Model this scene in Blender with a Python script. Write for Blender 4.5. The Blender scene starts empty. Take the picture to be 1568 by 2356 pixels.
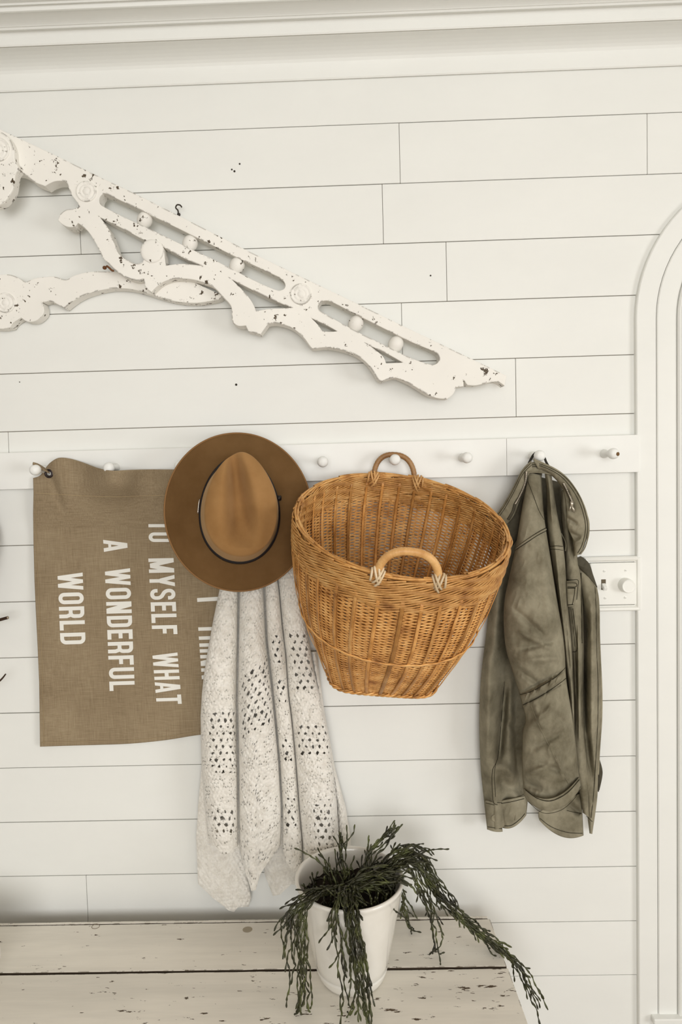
import bpy, bmesh, math, random
import numpy as np
from mathutils import Vector, Matrix, noise

# ------------------------------------------------------------------ camera
Z0 = 1.52                                   # eye height above the floor
F = 1587.32; CX, CY = 723.57, 1134.5        # focal length and principal point for a 1568 x 2356 frame
YAW, PIT, ROL = -0.020066, -0.0515927, -0.0282895
fw = np.array([math.sin(YAW)*math.cos(PIT), math.cos(YAW)*math.cos(PIT), math.sin(PIT)])
_r0 = np.array([math.cos(YAW), -math.sin(YAW), 0.0]); _u0 = np.cross(_r0, fw)
rt = math.cos(ROL)*_r0 + math.sin(ROL)*_u0
up = -math.sin(ROL)*_r0 + math.cos(ROL)*_u0
EYE = np.array([0, -1.58732, Z0])
cam = bpy.data.cameras.new('camera'); camo = bpy.data.objects.new('camera', cam)
bpy.context.scene.collection.objects.link(camo)
cam.sensor_fit = 'VERTICAL'; cam.sensor_height = 36; cam.sensor_width = 24
cam.lens = F/2356*36
cam.shift_x = (784-CX)/2356; cam.shift_y = (CY-1178)/2356
camo.matrix_world = Matrix(((rt[0], up[0], -fw[0], EYE[0]), (rt[1], up[1], -fw[1], EYE[1]), (rt[2], up[2], -fw[2], EYE[2]), (0, 0, 0, 1)))
cam.clip_start = .05
sc = bpy.context.scene; sc.camera = camo

# ------------------------------------------------------------------ light, exposure
sc.view_settings.view_transform = 'Standard'; sc.view_settings.look = 'None'
sc.view_settings.gamma = 1; sc.view_settings.use_curve_mapping = False
sc.view_settings.exposure = -0.56
W = bpy.data.worlds.new('world'); sc.world = W; W.use_nodes = True
W.node_tree.nodes['Background'].inputs[0].default_value = (.95, .96, 1, 1)
W.node_tree.nodes['Background'].inputs[1].default_value = .30
def area(name, loc, target, sx, sy, power, col):
    l = bpy.data.lights.new(name, 'AREA'); l.shape = 'RECTANGLE'; l.size = sx; l.size_y = sy; l.energy = power; l.color = col
    o = bpy.data.objects.new(name, l); sc.collection.objects.link(o); o.location = loc
    o.rotation_euler = (Vector(target)-Vector(loc)).to_track_quat('-Z', 'Z').to_euler()
    o.visible_camera = True
    return o
area('window_daylight_side', (3.35, -3.0, 1.25), (2.0, -2.9, 1.25), 1.3, 1.8, 95, (1, .99, .97))
area('window_daylight_rear', (.1, -4.75, 1.62), (.1, -2, 1.55), 2.3, 1.75, 150, (1, .99, .97))
sc.cycles.max_bounces = 8; sc.cycles.diffuse_bounces = 5; sc.cycles.glossy_bounces = 3
sc.cycles.transparent_max_bounces = 8; sc.cycles.caustics_reflective = False; sc.cycles.caustics_refractive = False
sc.cycles.sample_clamp_indirect = 6

# ------------------------------------------------------------------ helpers
rnd = random.Random(7); nr = np.random.default_rng(7)
COL = sc.collection
ORG = {}
def at(px, py, d):                          # the real point d metres off the back wall seen at a photo position
    D = fw + rt*(px-CX)/F - up*(py-CY)/F
    return EYE + D*((1.58732-d)/D[1])
def atv(px, py, d):                         # vectorised
    px, py, d = np.broadcast_arrays(np.asarray(px, float), np.asarray(py, float), np.asarray(d, float))
    D = fw + rt*((px-CX)/F)[..., None] - up*((py-CY)/F)[..., None]
    return EYE + D*((1.58732-d)/D[..., 1])[..., None]
def link(o, parent=None, world_org=None):
    COL.objects.link(o)
    if parent is not None: o.parent = parent
    return o
def thing(name, label, cat, loc=(0, 0, 0), group=None):
    o = bpy.data.objects.new(name, None); COL.objects.link(o); o.location = loc
    o.empty_display_size = .05
    ORG[o] = Vector(loc); tag(o, label, cat, group); return o
def tag(o, label, cat=None, group=None):
    o['label'] = label
    if cat: o['category'] = cat
    if group: o['group'] = group
    return o
def org(p):
    while p is not None:
        if p in ORG: return ORG[p]
        p = p.parent
    return Vector((0, 0, 0))
def mesh(name, v, f, m, parent=None, smooth=True, kind=None, label=None, solid=0, sub=0):
    og = np.array(org(parent)) if parent is not None else np.zeros(3)
    me = bpy.data.meshes.new(name)
    v = np.asarray(v, dtype=np.float64).reshape(-1, 3) - og
    me.from_pydata(v.tolist(), [], f if isinstance(f, list) else np.asarray(f).tolist())
    me.update()
    if smooth: me.polygons.foreach_set('use_smooth', [True]*len(me.polygons))
    if isinstance(m, (list, tuple)):
        for x in m: me.materials.append(x)
    else: me.materials.append(m)
    o = bpy.data.objects.new(name, me); COL.objects.link(o)
    if parent is not None: o.parent = parent
    if kind: o['kind'] = kind
    if label: o['label'] = label
    if solid:
        md = o.modifiers.new('thickness', 'SOLIDIFY'); md.thickness = solid; md.offset = -1
    if sub:
        md = o.modifiers.new('smooth', 'SUBSURF'); md.levels = sub; md.render_levels = sub
    return o
def from_bm(name, bm, m, parent=None, smooth=False, **k):
    bm.verts.index_update()
    v = [tuple(x.co) for x in bm.verts]; f = [[q.index for q in p.verts] for p in bm.faces]; bm.free()
    return mesh(name, v, f, m, parent, smooth, **k)
def boxbm(x0, x1, y0, y1, z0, z1, bev=.001, seg=1):
    bm = bmesh.new()
    r = bmesh.ops.create_cube(bm, size=1)
    for v in bm.verts:
        v.co = Vector((x0+(v.co.x+.5)*(x1-x0), y0+(v.co.y+.5)*(y1-y0), z0+(v.co.z+.5)*(z1-z0)))
    if bev: bmesh.ops.bevel(bm, geom=list(bm.edges), offset=bev, segments=seg, profile=.5, affect='EDGES')
    return bm
def box(name, x0, x1, y0, y1, z0, z1, m, parent=None, bev=.001, seg=1, **k):
    return from_bm(name, boxbm(min(x0, x1), max(x0, x1), min(y0, y1), max(y0, y1), min(z0, z1), max(z0, z1), bev, seg), m, parent, **k)
def gridf(n, mm, wrap=False):               # faces of an n x mm grid of vertices (row-major); wrap closes the second axis
    i = np.arange(n-1)[:, None]; j = np.arange(mm if wrap else mm-1)[None, :]
    j2 = (j+1) % mm
    return np.stack([i*mm+j, i*mm+j2, (i+1)*mm+j2, (i+1)*mm+j], -1).reshape(-1, 4)
def lathe(prof, axis_o, axis_d, seg=32, ref=None):
    d = np.array(axis_d, float); d /= np.linalg.norm(d)
    a = np.cross(d, [0, 0, 1] if abs(d[2]) < .9 else [1, 0, 0]); a /= np.linalg.norm(a); b = np.cross(d, a)
    th = np.linspace(0, 2*np.pi, seg, endpoint=False)
    P = np.array(prof, float)
    v = np.array(axis_o)+P[:, 1][:, None, None]*d + P[:, 0][:, None, None]*(np.cos(th)[None, :, None]*a+np.sin(th)[None, :, None]*b)
    return v.reshape(-1, 3), gridf(len(P), seg, True)
def cat(parts):                             # join (verts, faces) pairs
    V, Fc, n = [], [], 0
    for v, f in parts:
        v = np.asarray(v).reshape(-1, 3); V.append(v)
        if isinstance(f, list): Fc += [[i+n for i in q] for q in f]
        else: Fc += (np.asarray(f)+n).tolist()
        n += len(v)
    return np.concatenate(V), Fc
def frames(P):
    T = np.gradient(P, axis=0); T /= np.linalg.norm(T, axis=1)[:, None]+1e-12
    N = np.zeros_like(P); n = np.cross(T[0], [.31, .52, .79]); n /= np.linalg.norm(n)
    for i in range(len(P)):
        n = n-T[i]*np.dot(n, T[i]); n /= np.linalg.norm(n)+1e-12; N[i] = n
    return T, N, np.cross(T, N)
def tube(P, r, seg=6, caps=True):
    P = np.asarray(P, float); n = len(P); r = np.broadcast_to(np.asarray(r, float), (n,))
    T, N, B = frames(P); th = np.linspace(0, 2*np.pi, seg, endpoint=False)
    v = P[:, None]+r[:, None, None]*(np.cos(th)[None, :, None]*N[:, None]+np.sin(th)[None, :, None]*B[:, None])
    f = gridf(n, seg, True).tolist()
    if caps: f += [list(range(seg))[::-1], [(n-1)*seg+i for i in range(seg)]]
    return v.reshape(-1, 3), f
def rib(P, width, nrm, th):                 # flat strip of given width along P, lying across nrm, thickness th
    P = np.asarray(P, float); n = len(P); nrm = np.broadcast_to(nrm, P.shape)
    T = np.gradient(P, axis=0); T /= np.linalg.norm(T, axis=1)[:, None]
    S = np.cross(T, nrm); S /= np.linalg.norm(S, axis=1)[:, None]; Nn = np.cross(S, T)
    w = np.broadcast_to(width, (n,))[:, None]/2
    v = np.stack([P-S*w, P-S*w*.7+Nn*th, P+S*w*.7+Nn*th, P+S*w], 1).reshape(-1, 3)
    f = gridf(n, 4, True).tolist(); f += [[3, 2, 1, 0], [(n-1)*4+i for i in range(4)]]
    return v, f
def smoothpath(pts, n, closed=False):       # Catmull-Rom through pts, n samples
    P = np.array(pts, float); m = len(P)
    t = np.linspace(0, m if closed else m-1, n, endpoint=not closed)
    i = np.floor(t).astype(int); u = (t-i)[:, None]
    if not closed:
        e = i >= m-1; i[e] = m-2; u[e] = 1
    g = (lambda k: P[k % m]) if closed else (lambda k: P[np.clip(k, 0, m-1)])
    a, b, c, d = g(i-1), g(i), g(i+1), g(i+2)
    return .5*((2*b)+(c-a)*u+(2*a-5*b+4*c-d)*u**2+(3*b-a-3*c+d)*u**3)
def vnoise(x, y, s=0):                      # cheap smooth value noise on arrays
    x = np.asarray(x, float); y = np.asarray(y, float)
    xi, yi = np.floor(x).astype(np.int64), np.floor(y).astype(np.int64); fx, fy = x-xi, y-yi
    fx = fx*fx*(3-2*fx); fy = fy*fy*(3-2*fy)
    def h(a, b):
        k = (a*374761393+b*668265263+s*974634541) & 0x7fffffff
        k = ((k ^ (k >> 13))*1274126177) & 0x7fffffff
        return ((k ^ (k >> 16)) & 0xffff)/65535.0
    return (h(xi, yi)*(1-fx)+h(xi+1, yi)*fx)*(1-fy)+(h(xi, yi+1)*(1-fx)+h(xi+1, yi+1)*fx)*fy - .5

# ------------------------------------------------------------------ materials
class NT:
    def __init__(s, name):
        s.m = bpy.data.materials.new(name); s.m.use_nodes = True; s.t = s.m.node_tree
        s.b = s.t.nodes['Principled BSDF']; s.tc = None
    def n(s, typ, **k):
        x = s.t.nodes.new(typ)
        for a, b in k.items():
            if a.startswith('i_'):
                key = a[2:]; x.inputs[int(key) if key.isdigit() else key.replace('_', ' ')].default_value = b
            else: setattr(x, a, b)
        return x
    def l(s, a, b): s.t.links.new(a, b)
    def coord(s, scale=(1, 1, 1), rot=(0, 0, 0)):
        if not s.tc: s.tc = s.n('ShaderNodeTexCoord')
        mp = s.n('ShaderNodeMapping'); mp.inputs['Scale'].default_value = scale; mp.inputs['Rotation'].default_value = rot
        s.l(s.tc.outputs['Object'], mp.inputs[0]); return mp.outputs[0]
    def noise(s, scale, det=3, rough=.55, sc3=(1, 1, 1)):
        x = s.n('ShaderNodeTexNoise'); x.inputs['Scale'].default_value = scale; x.inputs['Detail'].default_value = det; x.inputs['Roughness'].default_value = rough
        s.l(s.coord(sc3), x.inputs['Vector']); return x.outputs[0]
    def ramp(s, fac, stops, interp='LINEAR'):
        x = s.n('ShaderNodeValToRGB'); x.color_ramp.interpolation = interp
        e = x.color_ramp.elements
        while len(e) < len(stops): e.new(.5)
        for q, (p, c) in zip(e, stops):
            q.position = p; q.color = (c, c, c, 1) if not isinstance(c, tuple) else (*c, 1)
        s.l(fac, x.inputs[0]); return x.outputs[0]
    def mix(s, fac, a, b, mode='MIX'):
        x = s.n('ShaderNodeMix', data_type='RGBA', blend_type=mode)
        for sock, val in ((x.inputs[0], fac), (x.inputs[6], a), (x.inputs[7], b)):
            if hasattr(val, 'links') or hasattr(val, 'is_linked'): s.l(val, sock)
            elif isinstance(val, tuple): sock.default_value = (*val, 1)
            else: sock.default_value = val
        return x.outputs[2]
    def math(s, op, a, b=0.0):
        x = s.n('ShaderNodeMath', operation=op)
        for i, val in enumerate((a, b)):
            if hasattr(val, 'is_linked'): s.l(val, x.inputs[i])
            else: x.inputs[i].default_value = val
        return x.outputs[0]
    def bump(s, h, strength=.3, dist=.001):
        x = s.n('ShaderNodeBump'); x.inputs['Strength'].default_value = strength; x.inputs['Distance'].default_value = dist
        s.l(h, x.inputs['Height']); s.l(x.outputs[0], s.b.inputs['Normal'])
    def col(s, c):
        if isinstance(c, tuple): s.b.inputs['Base Color'].default_value = (*c, 1)
        else: s.l(c, s.b.inputs['Base Color'])
    def rough(s, r): s.b.inputs['Roughness'].default_value = r; return s
    def spec(s, r): s.b.inputs['Specular IOR Level'].default_value = r; return s
def lin(r, g, b):
    return tuple(((c/255)/12.92 if c/255 <= .04045 else ((c/255+.055)/1.055)**2.4) for c in (r, g, b))
def plain(name, c, rough=.5, spec=.4, metal=0):
    n = NT(name); n.col(c); n.rough(rough).spec(spec); n.b.inputs['Metallic'].default_value = metal; return n.m
def wallpaint(name, c, rough=.55):
    n = NT(name)
    v = n.ramp(n.noise(3.5, 4, .6, (1, 1, 2)), [(.3, .965), (.7, 1.0)])
    n.col(n.mix(1.0, c, v, 'MULTIPLY')); n.rough(rough).spec(.3)
    n.bump(n.noise(90, 3, .5, (.25, 1, 1)), .12, .001); return n.m
WALL = (.81, .815, .785)
M_wall = wallpaint('white_painted_boards', WALL)
M_trim = wallpaint('white_painted_trim', (.815, .82, .79), .45)
M_rail = wallpaint('white_gloss_rail', (.84, .845, .82), .4)
M_ceil = plain('ceiling_paint', (.78, .76, .71), .7)
M_room = plain('room_paint', (.42, .41, .39), .7)
M_floor = plain('oak_floor', (.36, .30, .23), .4)
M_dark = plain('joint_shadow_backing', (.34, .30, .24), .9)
M_hole = plain('nail_hole_dark', (.03, .022, .015), .9)
def chippaint(name, c, chip, amt, edge=.5, scale=70, stretch=(1, 1, 1), grain=None, worn_end=None):
    n = NT(name)
    big = n.ramp(n.noise(6, 2), [(.35, 0.0), (.75, .10)])
    fine = n.math('ADD', n.noise(scale, 4, .65, stretch), big)
    if worn_end:                                   # feet and hands wear the paint most near the free end
        sx = n.n('ShaderNodeSeparateXYZ'); n.l(n.coord(), sx.inputs[0])
        fine = n.math('ADD', fine, n.ramp(n.math('ADD', sx.outputs[0], 0.0), [(worn_end[0], 0.0), (worn_end[1], .045)]))
    m1 = n.ramp(fine, [(amt, 0.0), (amt+.02, 1.0)])
    bev = n.n('ShaderNodeBevel', samples=4); bev.inputs['Radius'].default_value = .004
    geo = n.n('ShaderNodeNewGeometry')
    dp = n.n('ShaderNodeVectorMath', operation='DOT_PRODUCT'); n.l(bev.outputs[0], dp.inputs[0]); n.l(geo.outputs['Normal'], dp.inputs[1])
    e = n.ramp(dp.outputs['Value'], [(.93, 1.0), (.992, 0.0)])
    e2 = n.ramp(n.noise(45, 4, .7), [(.62-edge*.1, 0.0), (.65-edge*.1, 1.0)])
    m2 = n.math('MULTIPLY', e, e2)
    mask = n.math('MAXIMUM', m1, m2)
    tone = n.ramp(n.noise(5, 3), [(.3, .93), (.7, 1.0)])
    base = n.mix(1.0, c, tone, 'MULTIPLY')
    if grain:
        g = n.ramp(n.noise(grain[0], 5, .7, grain[1]), [(.35, grain[2]), (.62, 1.0)])
        base = n.mix(1.0, base, g, 'MULTIPLY')
    ch = n.mix(n.noise(30, 2), chip, tuple(x*2.2 for x in chip))
    n.col(n.mix(mask, base, ch)); n.rough(.6).spec(.25)
    h = n.math('SUBTRACT', n.math('MULTIPLY', n.noise(60, 3), .4), mask); n.bump(h, .35, .0012)
    return n.m
M_fret = chippaint('chipped_white_fretwork', (.87, .85, .80), (.05, .036, .022), .672, 1.0, 75)
M_bench = chippaint('worn_white_bench_paint', (.86, .815, .73), (.06, .042, .026), .705, 1.0, 105, (.28, 1, 1), (11, (.10, 1, 1), .84), (.60, .85))
M_rust = plain('rusty_iron', (.14, .055, .018), .8)
M_iron = plain('dark_iron_hook', (.05, .04, .03), .5, .5, .6)
# linen
def weave_mat(name, c, c2, sx, sz, bump=.5):
    n = NT(name)
    a = n.noise(1, 3, .6, (sx, sx, sz*.04)); b = n.noise(1, 3, .6, (sx*.04, sx, sz))
    w = n.math('MULTIPLY', n.math('ADD', a, b), .5)
    big = n.noise(9, 3)
    f = n.ramp(n.math('ADD', w, n.math('MULTIPLY', n.math('SUBTRACT', big, .5), .35)), [(.30, 0.0), (.70, 1.0)])
    n.col(n.mix(f, c, c2)); n.rough(.9).spec(.1); n.bump(w, bump, .001); return n.m
M_linen = weave_mat('brown_linen', lin(124, 107, 84), lin(158, 142, 116), 620, 620, .35)
M_print = plain('white_print', (.80, .79, .74), .8, .1)
M_stitch = plain('pale_thread', lin(176, 156, 122), .9, .1)
M_brass = plain('dark_bronze_grommet', (.035, .025, .025), .35, .6, .7)
# felt
def felt(name, k):
    n = NT(name)
    f = n.ramp(n.noise(14, 4, .6), [(.3, 0.0), (.7, 1.0)])
    n.col(n.mix(f, tuple(q*k for q in (.262, .138, .05)), tuple(q*k for q in (.34, .188, .075)))); n.rough(.95).spec(.08)
    n.b.inputs['Sheen Weight'].default_value = .25; n.b.inputs['Sheen Roughness'].default_value = .5
    n.b.inputs['Sheen Tint'].default_value = (1, .75, .45, 1)
    n.bump(n.noise(700, 2), .15, .0006); return n.m
M_felt = felt('tan_wool_felt', 1.0); M_felt2 = felt('brown_wool_felt', .46)
M_band = plain('black_leather_band', (.012, .009, .010), .4, .4)
M_silver = plain('silver_bar', (.8, .78, .74), .25, .5, 1)
# wicker
def wick(name, a, b, c, scale=30):
    n = NT(name)
    f = n.noise(scale, 4, .7)
    k = n.ramp(f, [(.28, a), (.5, b), (.72, c)])
    oi = n.n('ShaderNodeObjectInfo')
    hs = n.n('ShaderNodeHueSaturation'); n.l(n.math('ADD', n.math('MULTIPLY', oi.outputs['Random'], .45), .76), hs.inputs['Value']); n.l(k, hs.inputs['Color'])
    n.col(hs.outputs[0]); n.rough(.42).spec(.35); n.bump(n.noise(260, 2), .2, .0006); return n.m
M_wick = wick('honey_wicker', (.30, .115, .026), (.63, .32, .095), (.80, .49, .19), 26)
M_splint = wick('honey_splint', (.25, .10, .024), (.50, .235, .064), (.74, .42, .155), 14)
M_cane = wick('pale_wrapped_cane', (.44, .22, .07), (.58, .33, .125), (.68, .43, .19), 30)
M_lash = wick('pale_lashing', (.55, .38, .2), (.70, .55, .36), (.74, .6, .42), 40)
M_oldcane = wick('brown_wrapped_cane', (.26, .13, .05), (.37, .20, .08), (.46, .27, .12), 30)
# knit
def knit():
    n = NT('cream_boucle_yarn')
    f = n.ramp(n.noise(55, 4, .7), [(.3, (.70, .665, .60)), (.65, (.86, .835, .78))])
    n.col(f); n.rough(.95).spec(.05); n.b.inputs['Sheen Weight'].default_value = .3
    n.bump(n.noise(420, 3, .7), .6, .0015); return n.m
M_knit = knit()
# canvas jacket
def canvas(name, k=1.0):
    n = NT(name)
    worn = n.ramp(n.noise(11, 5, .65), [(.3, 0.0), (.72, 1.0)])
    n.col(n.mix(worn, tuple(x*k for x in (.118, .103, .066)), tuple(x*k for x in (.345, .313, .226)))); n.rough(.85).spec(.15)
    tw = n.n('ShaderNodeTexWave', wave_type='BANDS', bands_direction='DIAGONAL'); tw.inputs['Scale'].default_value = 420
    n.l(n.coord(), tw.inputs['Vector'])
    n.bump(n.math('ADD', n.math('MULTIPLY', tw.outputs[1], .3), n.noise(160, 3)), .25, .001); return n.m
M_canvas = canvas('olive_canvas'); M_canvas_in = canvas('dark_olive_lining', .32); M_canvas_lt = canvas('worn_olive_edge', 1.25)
M_seam = plain('dark_seam_thread', (.03, .026, .016), .9, .1)
M_zip = plain('zipper_metal', (.55, .5, .42), .35, .5, .9)
# pot, plant
def glaze():
    n = NT('white_crackle_glaze')
    f = n.ramp(n.noise(8, 4, .6), [(.3, (.74, .71, .645)), (.7, (.80, .78, .73))])
    sp = n.ramp(n.noise(45, 3, .7), [(.735, 0.0), (.76, 1.0)])
    n.col(n.mix(n.math('MULTIPLY', sp, .5), f, (.35, .3, .24))); n.rough(.3).spec(.5); n.b.inputs['Coat Weight'].default_value = 1.0; n.b.inputs['Coat Roughness'].default_value = .06; n.bump(n.noise(14, 2), .05, .002); return n.m
M_pot = glaze()
M_soil = plain('dark_soil', (.018, .013, .010), .95, .1)
def plantm():
    n = NT('dark_green_succulent'); f = n.noise(28, 3)
    n.col(n.ramp(f, [(.32, (.017, .0155, .007)), (.52, (.036, .037, .013)), (.72, (.10, .113, .034))])); n.rough(.4).spec(.4); return n.m
M_plant = plantm()
M_twig = plain('dark_brown_twig', (.05, .028, .017), .7, .2)
M_twigend = plain('cut_twig_end', (.4, .33, .24), .8)
M_plate = plain('white_switch_plastic', (.84, .84, .80), .35)
M_gap = plain('switch_slot_dark', (.12, .095, .06), .8)

# ------------------------------------------------------------------ setting
def struct(o): o['kind'] = 'structure'; return o
XL, XR, YB, ZC = -2.0, 3.5, -4.9, 2.62
struct(box('floor', XL, XR, YB, .02, -.05, 0, M_floor, bev=0))
struct(box('ceiling', XL, XR, YB, .02, ZC, ZC+.05, M_ceil, bev=0))
struct(box('wall_left', XL-.05, XL, YB, .02, 0, ZC, M_room, bev=0))
for nm, bxs in (('wall_right', [((XR, XR+.05), (YB, .02), (0, .2)), ((XR, XR+.05), (YB, .02), (2.1, ZC)), ((XR, XR+.05), (-2.3, .02), (.2, 2.1)), ((XR, XR+.05), (YB, -3.7), (.2, 2.1))]),
                ('wall_rear', [((XL, XR), (YB-.05, YB), (0, .7)), ((XL, XR), (YB-.05, YB), (2.52, ZC)), ((XL, -1.1), (YB-.05, YB), (.7, 2.52)), ((1.3, XR), (YB-.05, YB), (.7, 2.52))])):
    ps = []
    for (a, b, c) in bxs:
        bm = boxbm(a[0], a[1], b[0], b[1], c[0], c[1], 0); bm.verts.index_update()
        ps.append((np.array([v.co[:] for v in bm.verts]), [[q.index for q in p.verts] for p in bm.faces])); bm.free()
    v, f = cat(ps); struct(mesh(nm, v, f, M_room, smooth=False))
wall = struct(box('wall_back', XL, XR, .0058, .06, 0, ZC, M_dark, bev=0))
ZK = lambda k: Z0+.87435-.1325*k
XT = .703                                    # where the boards meet the arched casing
joint_px = {0: [], 1: [918.5, 1488], 2: [182, 880], 3: [1026.5], 4: [924], 5: [1186], 6: [19], 14: [200]}
joint_y = {1: 340, 2: 490, 3: 620, 4: 755, 5: 890, 6: 1015, 14: 2065}
G = .0016
planks = {}
for k in range(-2, 18):
    z1, z0 = ZK(k), max(ZK(k+1), .0)
    if z1 < .02: continue
    xs = [XL+.01] + [at(p, joint_y[k], 0)[0] for p in joint_px.get(k, [])] + [XR-.01 if k < 4 else XT]
    for a, b in zip(xs[:-1], xs[1:]):
        y = .0004*rnd.uniform(-1, 1)
        planks[(k, round(a, 2))] = box('plank', a+(.0005 if a > XL+.1 else 0), b-.0005, y, .0052, z0+G/2, z1-G/2, M_wall, wall, bev=.0007)
def plank_at(px, py):
    p = at(px, py, 0); k = int(math.floor((Z0+.87435-p[2])/.1325))
    c = [(a, o) for (kk, a), o in planks.items() if kk == k and a <= p[0]]
    return max(c, key=lambda t: t[0])[1]
for (px, py, r) in [(533, 390, 1.9), (539, 394, 2.4), (551, 377, 2.0), (543, 885, 2.6), (990, 634, 1.8), (45, 879, 1.2)]:
    p = at(px, py, .0007)
    v, f = lathe([(r*.001, 0), (r*.001, .0006), (r*.0005, .0010), (.0001, .0010)], p+np.array([0, .0004, 0]), (0, -1, 0), 10)
    mesh('nail_hole', v, f, M_hole, plank_at(px, py), label='small dark nail hole')
# crown moulding: profile in (distance off wall, height)
def prof_strip(name, prof, x0, x1, m, **k):
    P = np.array(prof); n = len(P)
    v = np.concatenate([np.stack([np.full(n, x), -P[:, 0], P[:, 1]], 1) for x in (x0, x1)])
    f = [[i, (i+1) % n, n+(i+1) % n, n+i] for i in range(n)] + [list(range(n))[::-1], [n+i for i in range(n)]]
    o = mesh(name, v, f, m, smooth=False, **k); return o
def zc(py, d): return float(at(0, py, d)[2])
pr = [(0, zc(213, 0)), (.006, zc(212, .006)), (.008, zc(208, .008)), (.009, zc(190, .009))]
for t in np.linspace(0, 1, 9):
    d = .010+.062*(1-math.cos(t*math.pi/2)); pr.append((d, zc(180, .01)+(zc(112, .072)-zc(180, .01))*math.sin(t*math.pi/2)**.8))
pr += [(.073, zc(109.5, .073)+.001), (.079, zc(108.5, .079)), (.081, zc(104, .081)), (.083, zc(84, .083)), (.086, zc(76, .086)), (.090, zc(73, .090)),
       (.098, zc(72, .098)+.001), (.1, zc(70, .1)), (.104, zc(66, .104)+.003)]
for t in np.linspace(.15, 1, 7):
    d = .104+.034*(1-math.cos(t*math.pi/2)); pr.append((d, zc(66, .104)+(zc(33, .138)-zc(66, .104))*math.sin(t*math.pi/2)))
pr += [(.146, zc(30, .146)), (.149, zc(27, .149)), (.152, zc(16, .152)), (.160, zc(13, .160)), (.162, zc(8, .162)), (.185, zc(-8, .185)), (.19, ZC-.004), (0, ZC-.004)]
struct(prof_strip('trim_1', pr, XL, XR, M_trim))
# arched casing on the right
def arch_band(name, xo, xi, d, zs, R, depth0, parent=None, bev=.002):
    cx = XT-.005+R
    def path(x):
        rr = cx-x; P = [(x, .002), (x, zs)]
        for a in np.linspace(0, math.pi, 41)[1:]: P.append((cx-rr*math.cos(a), zs+rr*math.sin(a)))
        P.append((cx+rr, .002)); return np.array(P)
    A, B = path(xo), path(xi); A2, B2 = path(xo+bev), path(xi-bev)
    n = len(A); L = []
    for P, dd in ((A, depth0), (A, d-bev), (A2, d), (B2, d), (B, d-bev), (B, depth0)):
        L.append(np.stack([P[:, 0], np.full(n, -dd), P[:, 1]], 1))
    v = np.stack(L, 1).reshape(-1, 3)
    return mesh(name, v, gridf(n, 6, True), M_trim, parent, smooth=False)
ZS = float(at(1457, 735, .01)[2]); RA = .335
cas = struct(arch_band('trim_2', XT-.005, XT+.0395, .0125, ZS, RA, -.005))
arch_band('casing_board', XT+.0405, XT+.0845, .0135, ZS, RA, -.005, cas)
arch_band('bead', XT+.085, XT+.092, .020, ZS, RA, -.005, cas, .003)
arch_band('casing_board', XT+.0925, XT+.125, .0155, ZS, RA, -.005, cas)
arch_band('bead', XT+.1255, XT+.137, .024, ZS, RA, -.005, cas, .004)
zp = float(at(1490, 2337, .02)[2])
struct(box('trim_3', XT+.022, 1.6, -.030, .004, zp-.016, zp-.002, M_trim, bev=.002))
struct(box('trim_4', XT+.028, 1.6, -.022, .004, .002, zp-.0165, M_trim, bev=.001))
struct(box('door_1', XT+.137, XT+.137+.39, .003, .02, zp, ZS+.2, M_trim, bev=.002))

# ------------------------------------------------------------------ peg rail
RZ0, RZ1 = Z0-.0535, Z0+.0305; RD = .02
rail = thing('peg_rail', 'long white wooden peg rail with round mushroom pegs across the shiplap wall', 'peg rail', (0, -.01, Z0-.0535))
XJ = at(1165, 1050, RD)[0]
box('rail_board', -1.95, XJ-.00025, -RD, -.0006, RZ0, RZ1, M_rail, rail, bev=.0009, seg=2)
box('rail_board', XJ+.00025, .700, -RD, -.0006, RZ0, RZ1, M_rail, rail, bev=.0009, seg=2)
PEGX = [-.806, -.648, -.4837, -.326, -.168, -.0109, .1476, .3045, .4627, .6221]
PEGZ = Z0-.0100
pegprof = [(.0100, -.002), (.0100, .002), (.0085, .008), (.0068, .018), (.0062, .026), (.0066, .033), (.0085, .038), (.0112, .043), (.0122, .048), (.0118, .053), (.0095, .0575), (.006, .0595), (.0002, .0602)]
for i, x in enumerate(PEGX):
    v, f = lathe(pegprof, (x, -RD, PEGZ), (0, -1, 0), 24)
    mesh('peg', v, f, M_rail, rail)
    if i == len(PEGX)-1:
        pg = COL.objects[-1]
        o = [q for q in rail.children if q.name.startswith('peg')][-1]
        o['label'] = 'white peg with a chipped bare wood tip'
        p = np.array([x+.006, -RD-.0585, PEGZ-.001])
        v, f = lathe([(.0045, -.003), (.0045, .0004), (.003, .0018), (.0001, .0022)], p, (.35, -1, 0), 9)
        mesh('chipped_tip', v, f, plain('bare_chipped_wood', (.16, .085, .03), .8), o, label='brown chip of bare wood')

# ------------------------------------------------------------------ carved gable bracket
def curve_plate(name, loops, d_front, d_back, m, parent, bev=.0015):
    cu = bpy.data.curves.new('tmp', 'CURVE'); cu.dimensions = '2D'; cu.fill_mode = 'BOTH'
    cu.extrude = (d_front-d_back)/2-bev; cu.bevel_depth = bev; cu.bevel_resolution = 1; cu.offset = -bev
    for L in loops:
        P = [at(x, y, d_front) for x, y in L]
        s = cu.splines.new('POLY'); s.points.add(len(P)-1); s.use_cyclic_u = True
        for q, p in zip(s.points, P): q.co = (p[0], p[2], 0, 1)
    o = bpy.data.objects.new('tmp', cu); COL.objects.link(o)
    dg = bpy.context.evaluated_depsgraph_get(); me = bpy.data.meshes.new_from_object(o.evaluated_get(dg))
    V = np.array([v.co[:] for v in me.vertices]); Fc = [list(p.vertices) for p in me.polygons]
    bpy.data.objects.remove(o); bpy.data.meshes.remove(me)
    V = np.stack([V[:, 0], -(d_front+d_back)/2-V[:, 2], V[:, 1]], 1)
    return mesh(name, V, Fc, m, parent, smooth=False)
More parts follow.
